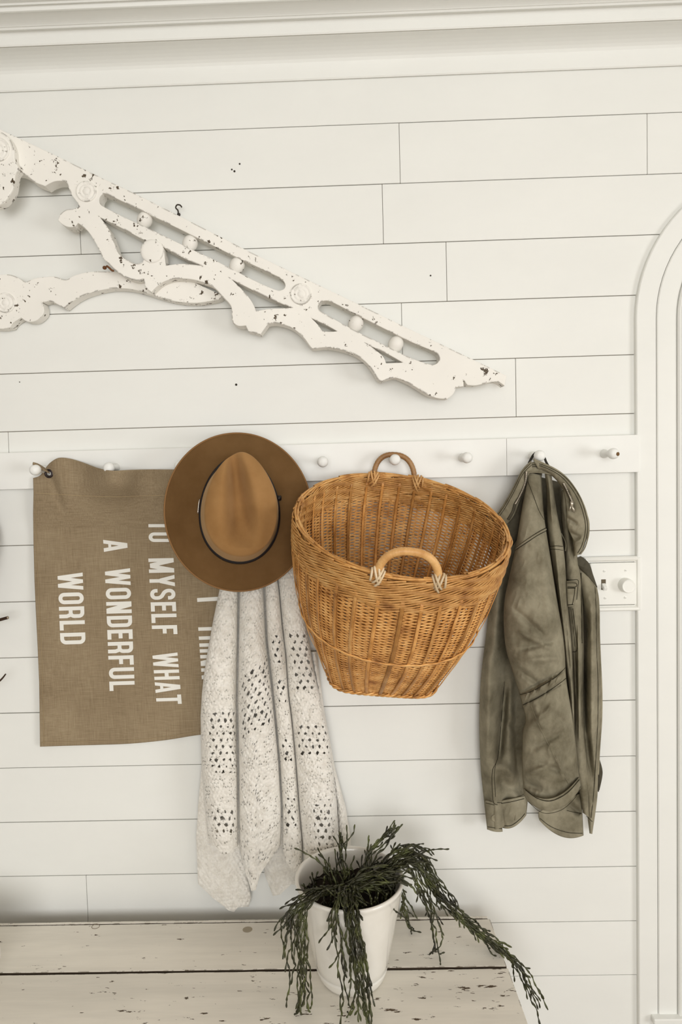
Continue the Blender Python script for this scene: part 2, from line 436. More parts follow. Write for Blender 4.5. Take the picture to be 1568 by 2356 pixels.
def soft(L, ang=42, n=4):                    # round a traced loop except at its sharp corners
    P = np.array(L, float); m = len(P); out = []
    ca = math.cos(math.radians(ang)); sharp = []
    for i in range(m):
        a = P[i]-P[i-1]; b = P[(i+1) % m]-P[i]
        sharp.append(np.dot(a, b)/(np.linalg.norm(a)*np.linalg.norm(b)+1e-9) < ca)
    for i in range(m):
        b, c = P[i], P[(i+1) % m]
        a = P[i-1] if not sharp[i] else 2*b-c if np.linalg.norm(c-b) < 1 else b
        d = P[(i+2) % m] if not sharp[(i+1) % m] else c
        if np.linalg.norm(c-b) > 70: out.append(b); continue
        for u in np.arange(n)/n:
            out.append(.5*((2*b)+(c-a)*u+(2*a-5*b+4*c-d)*u*u+(3*b-a-3*c+d)*u**3))
    return [tuple(q) for q in out]
DF, DB = .066, .028
brk = thing('gable_bracket', 'long chipped white carved wooden gable bracket slanting down the wall above the pegs', 'wall ornament', tuple(at(500, 560, .03)))
outer = [(-60, 268), (12, 303), (72, 331), (133, 360), (240, 412), (312, 446), (429, 505), (558, 571), (652, 617), (777, 677), (866, 720), (929, 751), (996, 783), (1058, 813), (1125, 845), (1165, 865),
 (1160, 888), (1143, 878), (1116, 882), (1094, 887), (1075, 886), (1066, 876), (1066, 889), (1049, 891), (1042, 907), (1029, 918), (1004, 916), (982, 907), (955, 890), (929, 876), (905, 869), (879, 878), (870, 874), (857, 853), (844, 836), (821, 818), (786, 805), (750, 799), (723, 802), (714, 798),
 (701, 780), (685, 764), (665, 751), (634, 743), (616, 745), (609, 755), (599, 769), (571, 762), (565, 749), (549, 750), (536, 744), (533, 731), (533, 714), (529, 701), (513, 683), (491, 660), (469, 650), (437, 642), (402, 641), (379, 647), (362, 658), (348, 672),
 (335, 661), (330, 643), (312, 645), (286, 636), (263, 620), (250, 607), (237, 594), (230, 580), (219, 558), (205, 536), (192, 522), (179, 513), (172, 522), (156, 522), (143, 516), (133, 507), (138, 493), (152, 482), (170, 480), (183, 475), (176, 464), (165, 449), (158, 433), (152, 417), (134, 416), (120, 419), (103, 428),
 (76, 417), (42, 395), (-60, 380)]
slot1 = [(245, 446), (312, 478), (429, 535), (536, 588), (625, 630), (643, 639), (654, 650), (655, 661), (647, 667), (632, 666), (580, 643), (491, 597), (429, 568), (339, 524), (286, 500), (241, 477), (230, 469), (228, 458), (234, 448)]
slot2 = [(745, 692), (763, 695), (812, 720), (879, 754), (946, 787), (996, 808), (1008, 818), (1009, 830), (1001, 838), (987, 838), (946, 824), (902, 803), (839, 772), (786, 744), (741, 718), (733, 708), (736, 697)]
holeA = [(230, 500), (286, 528), (321, 547), (342, 556), (330, 561), (323, 572), (323, 584), (331, 597), (326, 604), (312, 606), (290, 597), (272, 583), (262, 558), (250, 528)]
holeB = [(371, 563), (379, 570), (429, 597), (462, 611), (446, 608), (411, 607), (381, 611), (379, 596), (377, 578)]
holeC = [(533, 643), (580, 667), (625, 689), (668, 707), (650, 709), (625, 710), (602, 713), (589, 716), (580, 696), (562, 672)]
holeD = [(716, 732), (750, 748), (775, 762), (757, 763), (741, 762), (730, 746)]
holeE = [(850, 795), (888, 813), (926, 834), (905, 835), (888, 836), (879, 818)]
curve_plate('fretwork_board', [soft(outer), soft(slot1, 60), soft(slot2, 60), soft(holeA), soft(holeB), soft(holeC), soft(holeD), soft(holeE)], DF, DB, M_fret, brk)
lower = [(-70, 665), (-50, 645), (-25, 634), (0, 632), (18, 631), (36, 636), (57, 650), (77, 641), (100, 637), (124, 636), (151, 643), (172, 633), (216, 624), (300, 625), (400, 628), (513, 680), (505, 688), (482, 693), (446, 697), (402, 693), (357, 681), (330, 672), (300, 665), (268, 663), (239, 666), (201, 676), (172, 690), (148, 709), (130, 699), (115, 693), (97, 696), (101, 711), (98, 724), (82, 738), (63, 740), (48, 731), (31, 742), (23, 753), (0, 757), (-30, 752), (-55, 730), (-72, 700)]
curve_plate('lower_arm', [soft(lower)], .036, .003, M_fret, brk)
# leaf scroll at the upper left end
leaf = [(-60, 300), (-20, 296), (8, 306), (24, 322), (32, 345), (34, 368), (45, 390), (36, 398), (33, 415), (30, 434), (20, 452), (6, 468), (-12, 474), (-40, 450), (-60, 420)]
curve_plate('leaf_scroll', [soft(leaf)], .088, .06, M_fret, brk, .003)
def rosette(px, py, rpx, d, h=.0034):
    r = rpx*.001*(1.587-d)/1.587
    pf = [(r, -.003), (r, h*.6), (r*.95, h*.9), (r*.86, h*.95), (r*.78, h*.5), (r*.70, h*.45), (r*.62, h*.8), (r*.5, h*1.1), (r*.42, h*.75), (r*.34, h*.7), (r*.26, h*1.2), (r*.12, h*1.45), (r*.01, h*1.5)]
    v, f = lathe(pf, at(px, py, d), (0, -1, 0), 28)
    return mesh('rosette', v, f, M_fret, brk)
rosette(199, 441, 23.5, DF); rosette(692, 677, 24, DF); rosette(13, 697, 23, .036); rosette(-4, 345, 27, .088)
for px, py in [(333, 506), (437, 560), (545, 611), (818, 745), (910, 792)]:
    c = at(px, py, .050); R = .0168
    pf = [(max(.0001, R*math.sin(a)), -R*math.cos(a)*1.12) for a in np.linspace(0.02, math.pi-.02, 15)]
    v, f = lathe(pf, c, (.42, 0, -.86) if False else (.44, 0, .9), 20)
    mesh('bead', v, f, M_fret, brk, label='round white wooden bead set in the slot')
c = at(351, 576, DF-.012)
pf = [(.0255, -.03), (.0255, .001), (.0243, .0025), (.018, .003), (.0001, .003)]
v, f = lathe(pf, at(350, 578, DF), (0, -1, 0), 26); mesh('scroll_knob', v, f, M_fret, brk)
a, b = at(242, 617, .06), at(257, 624, DF+.002)
v, f = tube([at(240, 616, .050), at(241, 616, .064)], .0042, 10); mesh('rusty_nail', v, f, M_rust, brk, label='rusty nail head at the scroll')
v, f = tube(smoothpath([at(245, 612, DF+.001), at(251, 616, DF+.002), at(257, 622, DF+.002), at(262, 623, DF)], 8), .0022, 6); mesh('rusty_wire', v, f, M_rust, brk, label='bent piece of rusty wire')

# small hook above the bracket
hk = thing('cup_hook', 'small dark iron cup hook screwed into the wall above the slanting bracket', 'hook', tuple(at(410, 492, 0)))
v, f = tube(smoothpath([at(411, 494, -.002), at(410, 492, .010), at(409, 484, .018), at(404, 478, .022), at(407, 471.5, .024), at(414, 472, .024), at(418, 477, .024)], 26), .0016, 8)
mesh('hook_wire', v, f, M_iron, hk)
v, f = lathe([(.004, 0), (.004, .001), (.002, .002), (.0005, .0022)], at(411, 494, 0), (0, -1, 0), 12); mesh('collar', v, f, M_iron, hk)

# ------------------------------------------------------------------ linen banner
ban = thing('linen_banner', 'brown linen banner with white printed words hanging sideways by a bronze grommet', 'banner', tuple(at(300, 1080, .03)))
bt = [(76, 1100), (92, 1094), (104, 1078), (116, 1064), (135, 1053.5), (160, 1055), (190, 1064), (225, 1077), (258, 1083), (300, 1081), (350, 1080), (400, 1080), (470, 1078), (540, 1076), (590, 1072), (610, 1076)]
bb = [(92, 1718), (150, 1716), (220, 1714), (300, 1711), (380, 1703), (450, 1692), (520, 1684), (600, 1676)]
NX, NY = 150, 190
top = smoothpath(bt, NX); bot = smoothpath(bb, NX)
# equalise columns by arclength-free x
xs_t = np.linspace(0, 1, NX)
ledge = np.array([(76, 1100), (77, 1135), (76, 1180), (77, 1250), (79, 1330), (82, 1400), (86, 1480), (90, 1570), (91, 1640), (92, 1718)], float)
def banner_uv():
    t = np.linspace(0, 1, NY)[:, None]
    lx = np.interp(np.linspace(1100, 1718, NY), ledge[:, 1], ledge[:, 0])[:, None]
    X = lx + (top[None, :, 0]-76)*(1-t)+(bot[None, :, 0]-92)*t
    Y = top[None, :, 1]*(1-t)+bot[None, :, 1]*t
    return X, Y
BX, BY = banner_uv()
def banner_depth(px, py):
    px = np.asarray(px, float); py = np.asarray(py, float)
    t = np.clip((py-1080)/620, 0, 1)
    d = .0125+.0165*np.clip((1215-py)/85, 0, 1)**.8 + .0025*np.sin(px*.019+.7)*np.clip(t*2, .2, 1)
    d += .006*np.exp(-((px-(135+.25*(py-1080)))/26)**2)*np.exp(-((py-1090)/70)**2)      # ridge above the grommet
    d -= .007*np.exp(-((px-(116+.32*(py-1090)))/10)**2)*np.exp(-((py-1125)/45)**2)      # pull fold
    d -= .004*np.exp(-((py-(1100+.02*(px-240)))/12)**2)*np.clip((px-180)/60, 0, 1)
    d += .006*vnoise(px/120, py/150, 3)*np.clip(t*3, .3, 1)+.0025*vnoise(px/45, py/60, 4)
    d += .058*np.exp(-((px-262)/52)**2)*np.exp(-(np.maximum(py-1096, 0)/48)**2)+.045*np.exp(-((px-420)/48)**2)*np.exp(-(np.maximum(py-1096, 0)/48)**2)
    return np.maximum(d, np.where(py < 1150, .0245, .005))
BD = banner_depth(BX, BY)
gx, gy = 112.5, 1089.5
V = atv(BX, BY, BD).reshape(-1, 3)
Fb = gridf(NY, NX)
cxy = np.stack([BX.reshape(-1)[Fb].mean(1), BY.reshape(-1)[Fb].mean(1)], 1)
keep = np.hypot(cxy[:, 0]-gx, cxy[:, 1]-gy) > 5.5
clo = mesh('cloth', V, Fb[keep], M_linen, ban, solid=.0012); clo.modifiers[0].offset = 1
gp = at(gx, gy, float(banner_depth(gx, gy))+.0006)
th = np.linspace(0, 2*np.pi, 33)[:-1]
ring = [gp+np.array([.0078*math.cos(a), 0, .0078*math.sin(a)]) for a in th]+[gp+np.array([.0078, 0, 0])]
v, f = tube(np.array(ring), .0027, 8, False); mesh('grommet', v, f, M_brass, ban)
# pointed corner that flips forward over the peg
tip = [at(75, 1066, .074), at(86, 1071, .066), at(97, 1077, .052), at(107, 1083, .036)]
v, f = rib(smoothpath(tip, 10), np.linspace(.006, .026, 10), np.array([.15, -.75, .6]), .0022); mesh('pointed_corner', v, f, M_linen, ban)
def bline(pts, w, m, name, off=.0012, par=None):
    P = smoothpath(pts, max(8, len(pts)*14)); D = banner_depth(P[:, 0], P[:, 1])+off
    v, f = rib(atv(P[:, 0], P[:, 1], D), w, np.array([0, -1., 0]), .0004); return mesh(name, v, f, m, par or ban)
bline([(80, 1134), (160, 1139), (260, 1143), (350, 1140), (440, 1138), (600, 1134)], .0011, M_stitch, 'hem_stitching')
bline([(84, 1150), (84, 1250), (88, 1350), (95, 1480), (99, 1600), (101, 1710)], .0008, M_stitch, 'hem_stitching')
bline([(96, 1708), (200, 1706), (300, 1703), (380, 1695), (450, 1684)], .0008, M_stitch, 'hem_stitching')
# letters: strokes in a unit cell
T = .155; H = T/2; WD = .47
def rpath(pts, rads, closed=False, seg=7):
    P = [np.array(p, float) for p in pts]; n = len(P); out = []
    for i in range(n):
        r = rads[i]
        if r <= 0 or (not closed and i in (0, n-1)): out.append(P[i]); continue
        a, b, c = P[i-1], P[i], P[(i+1) % n]
        u = (a-b)/np.linalg.norm(a-b); w = (c-b)/np.linalg.norm(c-b)
        p0, p1 = b+u*r, b+w*r
        for t in np.linspace(0, 1, seg): 
            q = b+u*r*(1-math.sin(t*math.pi/2))+w*r*(1-math.cos(t*math.pi/2)); out.append(q)
    return np.array(out)
def stroke(P, closed=False, w=T):
    P = np.asarray(P, float); n = len(P)
    if closed: a = np.roll(P, 1, 0); b = np.roll(P, -1, 0)
    else: a = np.vstack([2*P[0]-P[1], P[:-1]]); b = np.vstack([P[1:], 2*P[-1]-P[-2]])
    d1 = P-a; d1 /= np.linalg.norm(d1, axis=1)[:, None]+1e-9; d2 = b-P; d2 /= np.linalg.norm(d2, axis=1)[:, None]+1e-9
    n1 = np.stack([-d1[:, 1], d1[:, 0]], 1); n2 = np.stack([-d2[:, 1], d2[:, 0]], 1)
    m = n1+n2; m /= np.linalg.norm(m, axis=1)[:, None]+1e-9
    k = 1/np.clip((m*n1).sum(1), .5, 1)
    L = P+m*(k*w/2)[:, None]; R = P-m*(k*w/2)[:, None]
    Q = []
    for i in range(n if closed else n-1):
        j = (i+1) % n; Q.append((R[i], R[j], L[j], L[i]))
    return Q
def slant(x0, y0, x1, y1, hw):               # parallelogram cut flat at both ends
    return [((x0-hw, y0), (x0+hw, y0), (x1+hw, y1), (x1-hw, y1))]
def glyph(c, w=WD):
    r = .150; a = H; b = w-H
    if c == 'I': return T, stroke([(H, 0), (H, 1)])
    if c == 'T': return w*.95, stroke([(0, 1-H), (w*.95, 1-H)])+stroke([(w*.475, 0), (w*.475, 1)])
    if c == 'L': return w*.84, stroke([(a, 0), (a, 1)])+stroke([(0, H), (w*.84, H)])
    if c == 'E': return w*.86, stroke([(a, 0), (a, 1)])+stroke([(0, H), (w*.86, H)])+stroke([(0, 1-H), (w*.86, 1-H)])+stroke([(0, .52), (w*.78, .52)])
    if c == 'F': return w*.84, stroke([(a, 0), (a, 1)])+stroke([(0, 1-H), (w*.84, 1-H)])+stroke([(0, .50), (w*.76, .50)])
    if c == 'H': return w, stroke([(a, 0), (a, 1)])+stroke([(b, 0), (b, 1)])+stroke([(a, .5), (b, .5)])
    if c == 'N': return w*1.04, stroke([(a, 0), (a, 1)])+stroke([(w*1.04-H, 0), (w*1.04-H, 1)])+slant(w*1.04-.11, 0, .11, 1, .10)
    if c == 'O': return w, stroke(rpath([(a, H), (b, H), (b, 1-H), (a, 1-H)], [r]*4, True), True)
    if c == 'U': return w, stroke(rpath([(a, 1), (a, H), (b, H), (b, 1)], [0, r, r, 0]))
    if c == 'D': return w, stroke([(a, 0), (a, 1)])+stroke(rpath([(a, H), (b, H), (b, 1-H), (a, 1-H)], [0, r, r, 0]))
    if c == 'R': return w, stroke([(a, 0), (a, 1)])+stroke(rpath([(a, .46), (b, .46), (b, 1-H), (a, 1-H)], [0, .14, .14, 0]))+stroke([(b, .0), (b, .30), (b-.06, .46)])
    if c == 'S': return w, stroke(rpath([(b, .70), (b, 1-H), (a, 1-H), (a, .60), (b, .42), (b, H), (a, H), (a, .30)], [0, r, r, .13, .13, r, r, 0]))
    if c == 'A': return w*1.1, slant(.08, 0, w*.55-.02, 1, .078)+slant(w*1.1-.08, 0, w*.55+.02, 1, .078)+stroke([(.16, .26), (w*1.1-.16, .26)], w=.12)
    if c == 'Y': return w*1.05, slant(w*.525-.01, .40, .08, 1, .082)+slant(w*.525+.01, .40, w*1.05-.08, 1, .082)+stroke([(w*.525, 0), (w*.525, .46)])
    if c == 'K': return w*1.05, stroke([(a, 0), (a, 1)])+slant(.16, .45, w*1.05-.09, 1, .085)+slant(w*1.05-.085, 0, .26, .62, .085)
    if c == 'M': return w*1.34, stroke([(a, 0), (a, 1)])+stroke([(w*1.34-H, 0), (w*1.34-H, 1)])+slant(w*.67-.01, .05, .10, 1, .085)+slant(w*.67+.01, .05, w*1.34-.10, 1, .085)
    if c == 'W':
        ww = w*1.5
        return ww, slant(ww*.27, 0, .075, 1, .075)+slant(ww*.27, 0, ww*.5, 1, .07)+slant(ww*.73, 0, ww*.5, 1, .07)+slant(ww*.73, 0, ww-.075, 1, .075)
def word(txt, x0, y0, x1, y1, cap, skew=0.0):
    """baseline runs down the cloth from (x0,y0) to (x1,y1); letter tops point to the right"""
    gl = []; adv = 0
    for c in txt:
        w, q = glyph(c); gl.append((adv, q)); adv += w+.105
    adv -= .105
    res = []
    for a, qs in gl:
        q4 = []
        for q in qs:
            q = [np.array(p, float) for p in q]
            nu = max(1, int(max(np.linalg.norm(q[1]-q[0]), np.linalg.norm(q[2]-q[3]))*6)); nv = max(1, int(max(np.linalg.norm(q[3]-q[0]), np.linalg.norm(q[2]-q[1]))*6))
            g = [[(q[0]*(1-u)+q[1]*u)*(1-w)+(q[3]*(1-u)+q[2]*u)*w+np.array([a, 0]) for u in np.linspace(0, 1, nu+1)] for w in np.linspace(0, 1, nv+1)]
            q4.append((np.array(g).reshape(-1, 2), gridf(nv+1, nu+1)))
        V2 = np.concatenate([g for g, _ in q4]); Fc = []; n = 0
        for g, f in q4: Fc += (f+n).tolist(); n += len(g)
        e = V2[:, 0]/adv; h = V2[:, 1]
        px = x0+(x1-x0)*e+h*cap; py = y0+(y1-y0)*e+h*cap*skew
        lay = .0006+.00005*np.repeat(np.arange(len(q4)) % 5, [len(g) for g, _ in q4])
        res.append((atv(px, py, banner_depth(px, py)+lay), Fc))
    return res
def words(lst):
    for w in lst:
        for v, f in word(*w): mesh('printed_letter', v, f, M_print, ban, smooth=False)
words([('WORLD', 132, 1319, 139, 1483, 58, -.03)])
words([('A', 237, 1242, 239, 1270, 55, -.02), ('WONDERFUL', 241, 1309, 252, 1590, 58, -.03)])
words([('TO', 341, 1199, 342, 1247, 56, 0), ('MYSELF', 341, 1285, 350, 1460, 58, -.02), ('WHAT', 350, 1503, 360, 1621, 58, -.03)])
words([('AND', 449, 1248, 451, 1331, 58, -.02), ('I', 453, 1376, 453.5, 1385, 58, -.06), ('THINK', 455, 1436, 464, 1563, 58, -.03)])

# ------------------------------------------------------------------ knitted blanket
blk = thing('knitted_blanket', 'chunky cream knitted blanket with open eyelet bands hanging in folds under the hat', 'blanket', tuple(at(590, 1330, .04)))
def yx(pts): P = np.array(pts, float); return lambda y: np.interp(y, P[:, 0], P[:, 1])
X0 = yx([(1120, 545), (1250, 524), (1345, 507), (1422, 491), (1495, 478), (1551, 469), (1596, 464), (1648, 461), (1753, 463), (1850, 470), (1930, 478), (2000, 490)])
X1 = yx([(1120, 560), (1250, 553), (1359, 549), (1509, 547), (1613, 545), (1752, 547), (1892, 548), (1944, 549), (2060, 556)])
X2 = yx([(1120, 585), (1250, 598), (1349, 607), (1474, 613), (1578, 625), (1665, 634), (1752, 642), (1857, 648), (1920, 648), (2060, 640)])
X3 = yx([(1120, 605), (1250, 626), (1352, 641), (1439, 649), (1509, 657), (1596, 663), (1648, 670), (1752, 680), (1857, 688), (1944, 696), (2060, 698)])
X4 = yx([(1120, 630), (1250, 670), (1345, 690), (1450, 706), (1544, 722), (1631, 742), (1700, 757), (1752, 764), (1840, 774), (1944, 780), (2060, 786)])
LOB = [(X0, X1, [(0, 1925), (.15, 1945), (.45, 1966), (.75, 1962), (1, 1946)], .062, [(1635, 1778, .22, 1.0), (1862, 1918, .2, .95)]),
       (X1, X2, [(0, 1955), (.12, 2010), (.25, 2050), (.38, 2048), (.5, 2012), (.7, 1985), (1, 1945)], .072, [(1540, 1700, .1, .98)]),
       (X2, X3, [(0, 1948), (.25, 1985), (.6, 2008), (1, 1985)], .058, [(1462, 1526, .25, .8), (1556, 1622, .3, .85), (1692, 1756, .2, .8), (1832, 1902, .15, .8)]),
       (X3, X4, [(0, 2010), (1, 2000)], .064, [(1452, 1592, .2, .95), (1668, 1742, .1, .95), (1838, 1955, .35, .85)])]
VB, FB, nb = [], [], 0
for li, (xa, xb, bt_, amp, eye) in enumerate(LOB):
    ns, nt = (74, 98, 64, 106)[li], 560
    bt_ = np.array(bt_)
    s = np.linspace(0, 1, ns); s = (.45*s+.55*(.5-.5*np.cos(np.pi*s)))[None, :]; t = np.linspace(0, 1, nt)[:, None]
    yb = np.interp(s[0], bt_[:, 0], bt_[:, 1])[None, :]; yt = 1165.0
    PY = yt+(yb-yt)*t+0*s
    a, b = xa(PY), xb(PY); a = a+(0, 2.0, 1.8, .6)[li]; b = b-(2.0, 1.8, .6, 0)[li]; PX = a+(b-a)*s
    g = np.clip((PY-1135)/250, .35, 1)
    lobe = np.power(np.clip(1-np.abs(2*s-1)**2.3, 0, 1), .30)
    D = .031+g*amp*lobe*(.82+.18*np.sin(PY/130+li*1.7)) + .006*vnoise(PX/60, PY/90, 20+li)
    if li == 3: D += .012*s
    # stitches: rows of small loops with slanting runs, eyelet holes in the bands
    wd = np.cumsum(np.hypot(np.diff(PX, axis=1, prepend=PX[:, :1]), np.diff(D*1000, axis=1, prepend=D[:, :1]*1000)), axis=1)   # arc length across
    ang = (0, .55, .35, .12)[li]
    q = PY+wd*ang; U = wd/9.5; Vv = q/8.5
    row = np.floor(Vv); cu = U+.5*(row % 2)+.5*vnoise(U*.7, Vv*.7, 31)
    st = np.abs(np.sin(np.pi*cu))**.6*np.abs(np.sin(np.pi*Vv))**.5
    kn = .0020*(st-.55)+.0024*vnoise(PX/4.2, PY/3.6, 40+li)+.0008*vnoise(PX/2.2, PY/2.0, 44+li)+.0030*vnoise(PX/13, PY/11, 48)
    pit = (np.sin(np.pi*cu)**2 < .12) & (vnoise(U*1.3+7, Vv*1.1, 55) > .13) & (np.abs(np.sin(np.pi*Vv)) < .75)
    kn = kn-.0078*pit
    D2 = D+kn*np.clip(lobe*1.3, .15, 1)
    hole = np.zeros(PX.shape, bool)
    for (ya, yb_, sa, sb) in eye:
        cell_u = wd/17.0; cell_v = PY/15.0
        if li == 1: cell_v = (PY+wd*.55-40)/15.0
        r2 = np.floor(cell_v); fu = (cell_u+.5*(r2 % 2)+.2*vnoise(r2*2.7, cell_u*.9, 64)) % 1-.5+.26*vnoise(cell_u*2.3, cell_v*2.3, 60); fv = cell_v % 1-.5+.26*vnoise(cell_u*2.4, cell_v*2.1, 61)
        core = (np.abs(fu)*1.0+np.abs(fv)*.75+.35*fu*fv < .25+.13*vnoise(np.floor(cell_u+.5*(r2 % 2))*3.3, r2*3.7, 62))
        qy = PY+(wd*.55-40 if li == 1 else 0)
        edge = 6*vnoise(PX/9, PY/9, 63)
        hole |= core & (qy+edge > ya) & (qy+edge < yb_) & (s+0*PY > sa) & (s+0*PY < sb)
    V = atv(PX, PY, np.maximum(D2, .012)).reshape(-1, 3)
    Fg = gridf(nt, ns); hf = hole.reshape(-1)[Fg].sum(1) >= 3
    VB.append(V); FB.append(Fg[~hf]+nb); nb += len(V)
mesh('front_folds', np.concatenate(VB), np.concatenate(FB), M_knit, blk)
def knit_sheet(L, Rr, bt_, tp_, d0, bul, ns, nt, name, ang=.2, seed=0, lab=None):
    s = np.linspace(0, 1, ns)[None, :]; t = np.linspace(0, 1, nt)[:, None]
    bt_, tp_ = np.array(bt_, float), np.array(tp_, float)
    yb = np.interp(s[0], bt_[:, 0], bt_[:, 1])[None, :]; ya = np.interp(s[0], tp_[:, 0], tp_[:, 1])[None, :]
    PY = ya+(yb-ya)*t; a, b = L(PY), Rr(PY); PX = a+(b-a)*s
    D = d0+bul*np.power(np.clip(1-(2*s-1)**2, 0, 1), .6)+.006*vnoise(PX/40, PY/60, seed)
    U = PX/9.5; Vv = (PY+PX*ang)/8.5; row = np.floor(Vv)
    st = np.abs(np.sin(np.pi*(U+.5*(row % 2)+.4*vnoise(U, Vv, seed+1))))**.6*np.abs(np.sin(np.pi*Vv))**.5
    D = D+.0032*(st-.5)+.003*vnoise(PX/4.2, PY/3.6, seed+2)+.002*vnoise(PX/2.2, PY/2, seed+3)
    return mesh(name, atv(PX, PY, np.maximum(D, .008)).reshape(-1, 3), gridf(nt, ns), M_knit, blk, label=lab)
knit_sheet(yx([(1600, 474), (1700, 468), (1780, 462), (1850, 456), (1927, 451), (2031, 455), (2066, 470), (2100, 500)]), yx([(1700, 540), (1927, 551), (1954, 560), (2024, 569), (2066, 578), (2090, 571)]),
           [(0, 2035), (.18, 2068), (.4, 2095), (.55, 2098), (.7, 2088), (1, 2086)], [(0, 1620), (1, 1620)], .0245, .012, 70, 240, 'back_fold', .1, 70)
knit_sheet(lambda y: X0(y)+6, lambda y: X4(y)-4, [(0, 1930), (.4, 1940), (1, 1950)], [(0, 1210), (1, 1210)], .0255, .002, 150, 260, 'back_layer', .2, 95)
knit_sheet(yx([(1900, 606), (2014, 608), (2060, 616)]), yx([(1900, 690), (1990, 693), (2060, 688)]),
           [(0, 2010), (.15, 2062), (.4, 2058), (.75, 2034), (1, 2040)], [(0, 1880), (1, 1880)], .018, .014, 50, 90, 'back_fold', .3, 80)
knit_sheet(yx([(1500, 712), (1700, 748), (1857, 772), (2000, 776)]), yx([(1500, 728), (1631, 745), (1770, 771), (1857, 795), (1927, 806), (2000, 808)]),
           [(0, 1960), (1, 1958)], [(0, 1500), (1, 1500)], .016, .022, 46, 240, 'back_fold', .05, 90)

# ------------------------------------------------------------------ felt hat
hat = thing('felt_hat', 'tan brown felt fedora with a thin dark band hanging on the peg rail', 'hat', tuple(at(551, 1170, .08)))
hc = at(551, 1173, .119)
ax = np.array([.17, -1.0, .215]); ax /= np.linalg.norm(ax)
hx = np.cross([0, 0, 1], ax); hx = np.array([1, 0, 0])-ax*ax[0]; hx /= np.linalg.norm(hx)
hy = np.cross(hx, -ax); hy = np.cross(ax, hx); hy /= np.linalg.norm(hy)
if hy[2] < 0: hy = -hy
# plan: hx to the right, hy upward (front of the hat is up), ax towards the viewer
NTH = 144
th = np.linspace(0, 2*np.pi, NTH, endpoint=False)
def egg(a, b, th, point):                      # oval, narrower at the top (+y)
    y = b*np.sin(th); x = a*np.cos(th)*(1-point*(np.sin(th)+.35)*.5)
    return x, y
rings = []; 
BA, BB = .157, .172                            # brim half axes
bx, by = egg(BA, BB, th, .02)
cbx, cby = egg(.0855, .112, th, .20)           # crown base
ctx, cty = egg(.0765, .1055, th, .36)           # crown top edge
HC = .108
def crown_top(x, y):
    # teardrop crease along the hat, two front pinches
    w = .022-.010*np.clip(y/.1, -1, 1)
    xc = -.004+.010*np.clip(-y/.1, -1, 1)
    d = .046*np.exp(-np.abs((x-xc)/w)**2.4)*np.clip(1.08-np.abs((y-.01)/.098)**2.6, 0, 1)
    d += .020*np.exp(-((x-.056)/.022)**2-((y+.055)/.045)**2)*.5
    return d
def ringpts(x, y, h): return hc+x[:, None]*hx+y[:, None]*hy+np.asarray(h)[:, None]*ax
R = []
for k in np.linspace(0.001, 1, 26):             # top cap
    x, y = ctx*k, cty*k
    h = HC-.016*k**4-.012*(y/.1)*k*-1*0+.006*np.sin(th)*k-crown_top(x, y)*(1 if k < .97 else .9)
    R.append(ringpts(x, y, h))
edge_h = HC-.016+.006*np.sin(th)-crown_top(ctx, cty)*.9
for k in np.linspace(.12, 1, 12):              # side wall
    e = np.sin(k*np.pi/2)**.85
    x = ctx+(cbx-ctx)*e*(.5+.5*k); y = cty+(cby-cty)*e*(.5+.5*k)
    pin = .008*np.exp(-((th-2.15)/.28)**2)*np.sin(k*np.pi)+.008*np.exp(-((th-1.0)/.28)**2)*np.sin(k*np.pi)+.010*np.exp(-((th-5.75)/.35)**2)*np.sin(k*np.pi)
    x = x*(1-pin/.085); y = y*(1-pin/.12)
    R.append(ringpts(x, y, edge_h*(1-k**1.15)+.004*k))
for k in (.06, .14, .25, .38, .52, .66, .8, .9, .96, 1.0):
    x = cbx+(bx-cbx)*k; y = cby+(by-cby)*k
    h = .004-.004*np.sin(k*np.pi*.6)+.018*k**3*np.abs(np.cos(th))**1.5*np.where(np.cos(th) > 0, -.55, 1)-.014*k**2*np.abs(np.sin(th))**2*np.where(np.sin(th) > 0, 1, .4)+.002*np.sin(3*th+1)*k
    R.append(ringpts(x, y, h))
R = np.array(R); nR = len(R)
nC = 38
for nm, seg_, mm in (('crown', R[:nC+1], M_felt), ('brim', R[nC-1:], M_felt2)):
    fc = gridf(len(seg_), NTH, True).tolist(); vv = seg_.reshape(-1, 3)
    if nm == 'crown': vv = vv[NTH:]; fc = gridf(len(seg_)-1, NTH, True).tolist()+[[i, (i+1) % NTH, len(vv)][::-1] for i in range(NTH)]; vv = np.vstack([vv, vv[:NTH].mean(0)])
    o = mesh(nm, vv, fc, mm, hat, solid=.0026, sub=1); o.modifiers[0].offset = 1
# brim edge binding and hat band
k = 1.0
edge = np.vstack([R[-1], R[-1][:1]]); v, f = tube(edge, .0019, 8, False); mesh('brim_edge', v, f, plain('lighter_felt_edge', (.24, .13, .055), .9, .1), hat)
B1 = []
for hh, g in ((.0030, 1.01), (.0030, 1.040), (.0140, 1.034), (.0155, .99)):
    B1.append(ringpts(cbx*g, cby*g, np.full(NTH, hh)))
B1 = np.array(B1); mesh('hat_band', B1.reshape(-1, 3), gridf(4, NTH, True), M_band, hat)
def band_at(a, h, g=1.05):
    x, y = egg(.0855, .112, np.array([a]), .20); return ringpts(x*g, y*g, np.array([h]))[0]
pb = np.array([band_at(a, .010, 1.046) for a in np.linspace(2.96, 3.22, 8)])
v, f = rib(pb, .0065, (pb-hc)-((pb-hc)@ax)[:, None]*ax, .0022); mesh('silver_bar', v, f, M_silver, hat)
kn = band_at(.20, .010, 1.055)
v, f = lathe([(.0001, -.006), (.005, -.005), (.006, 0), (.005, .005), (.0001, .006)], kn, hy, 12); mesh('band_knot', v, f, M_band, hat)

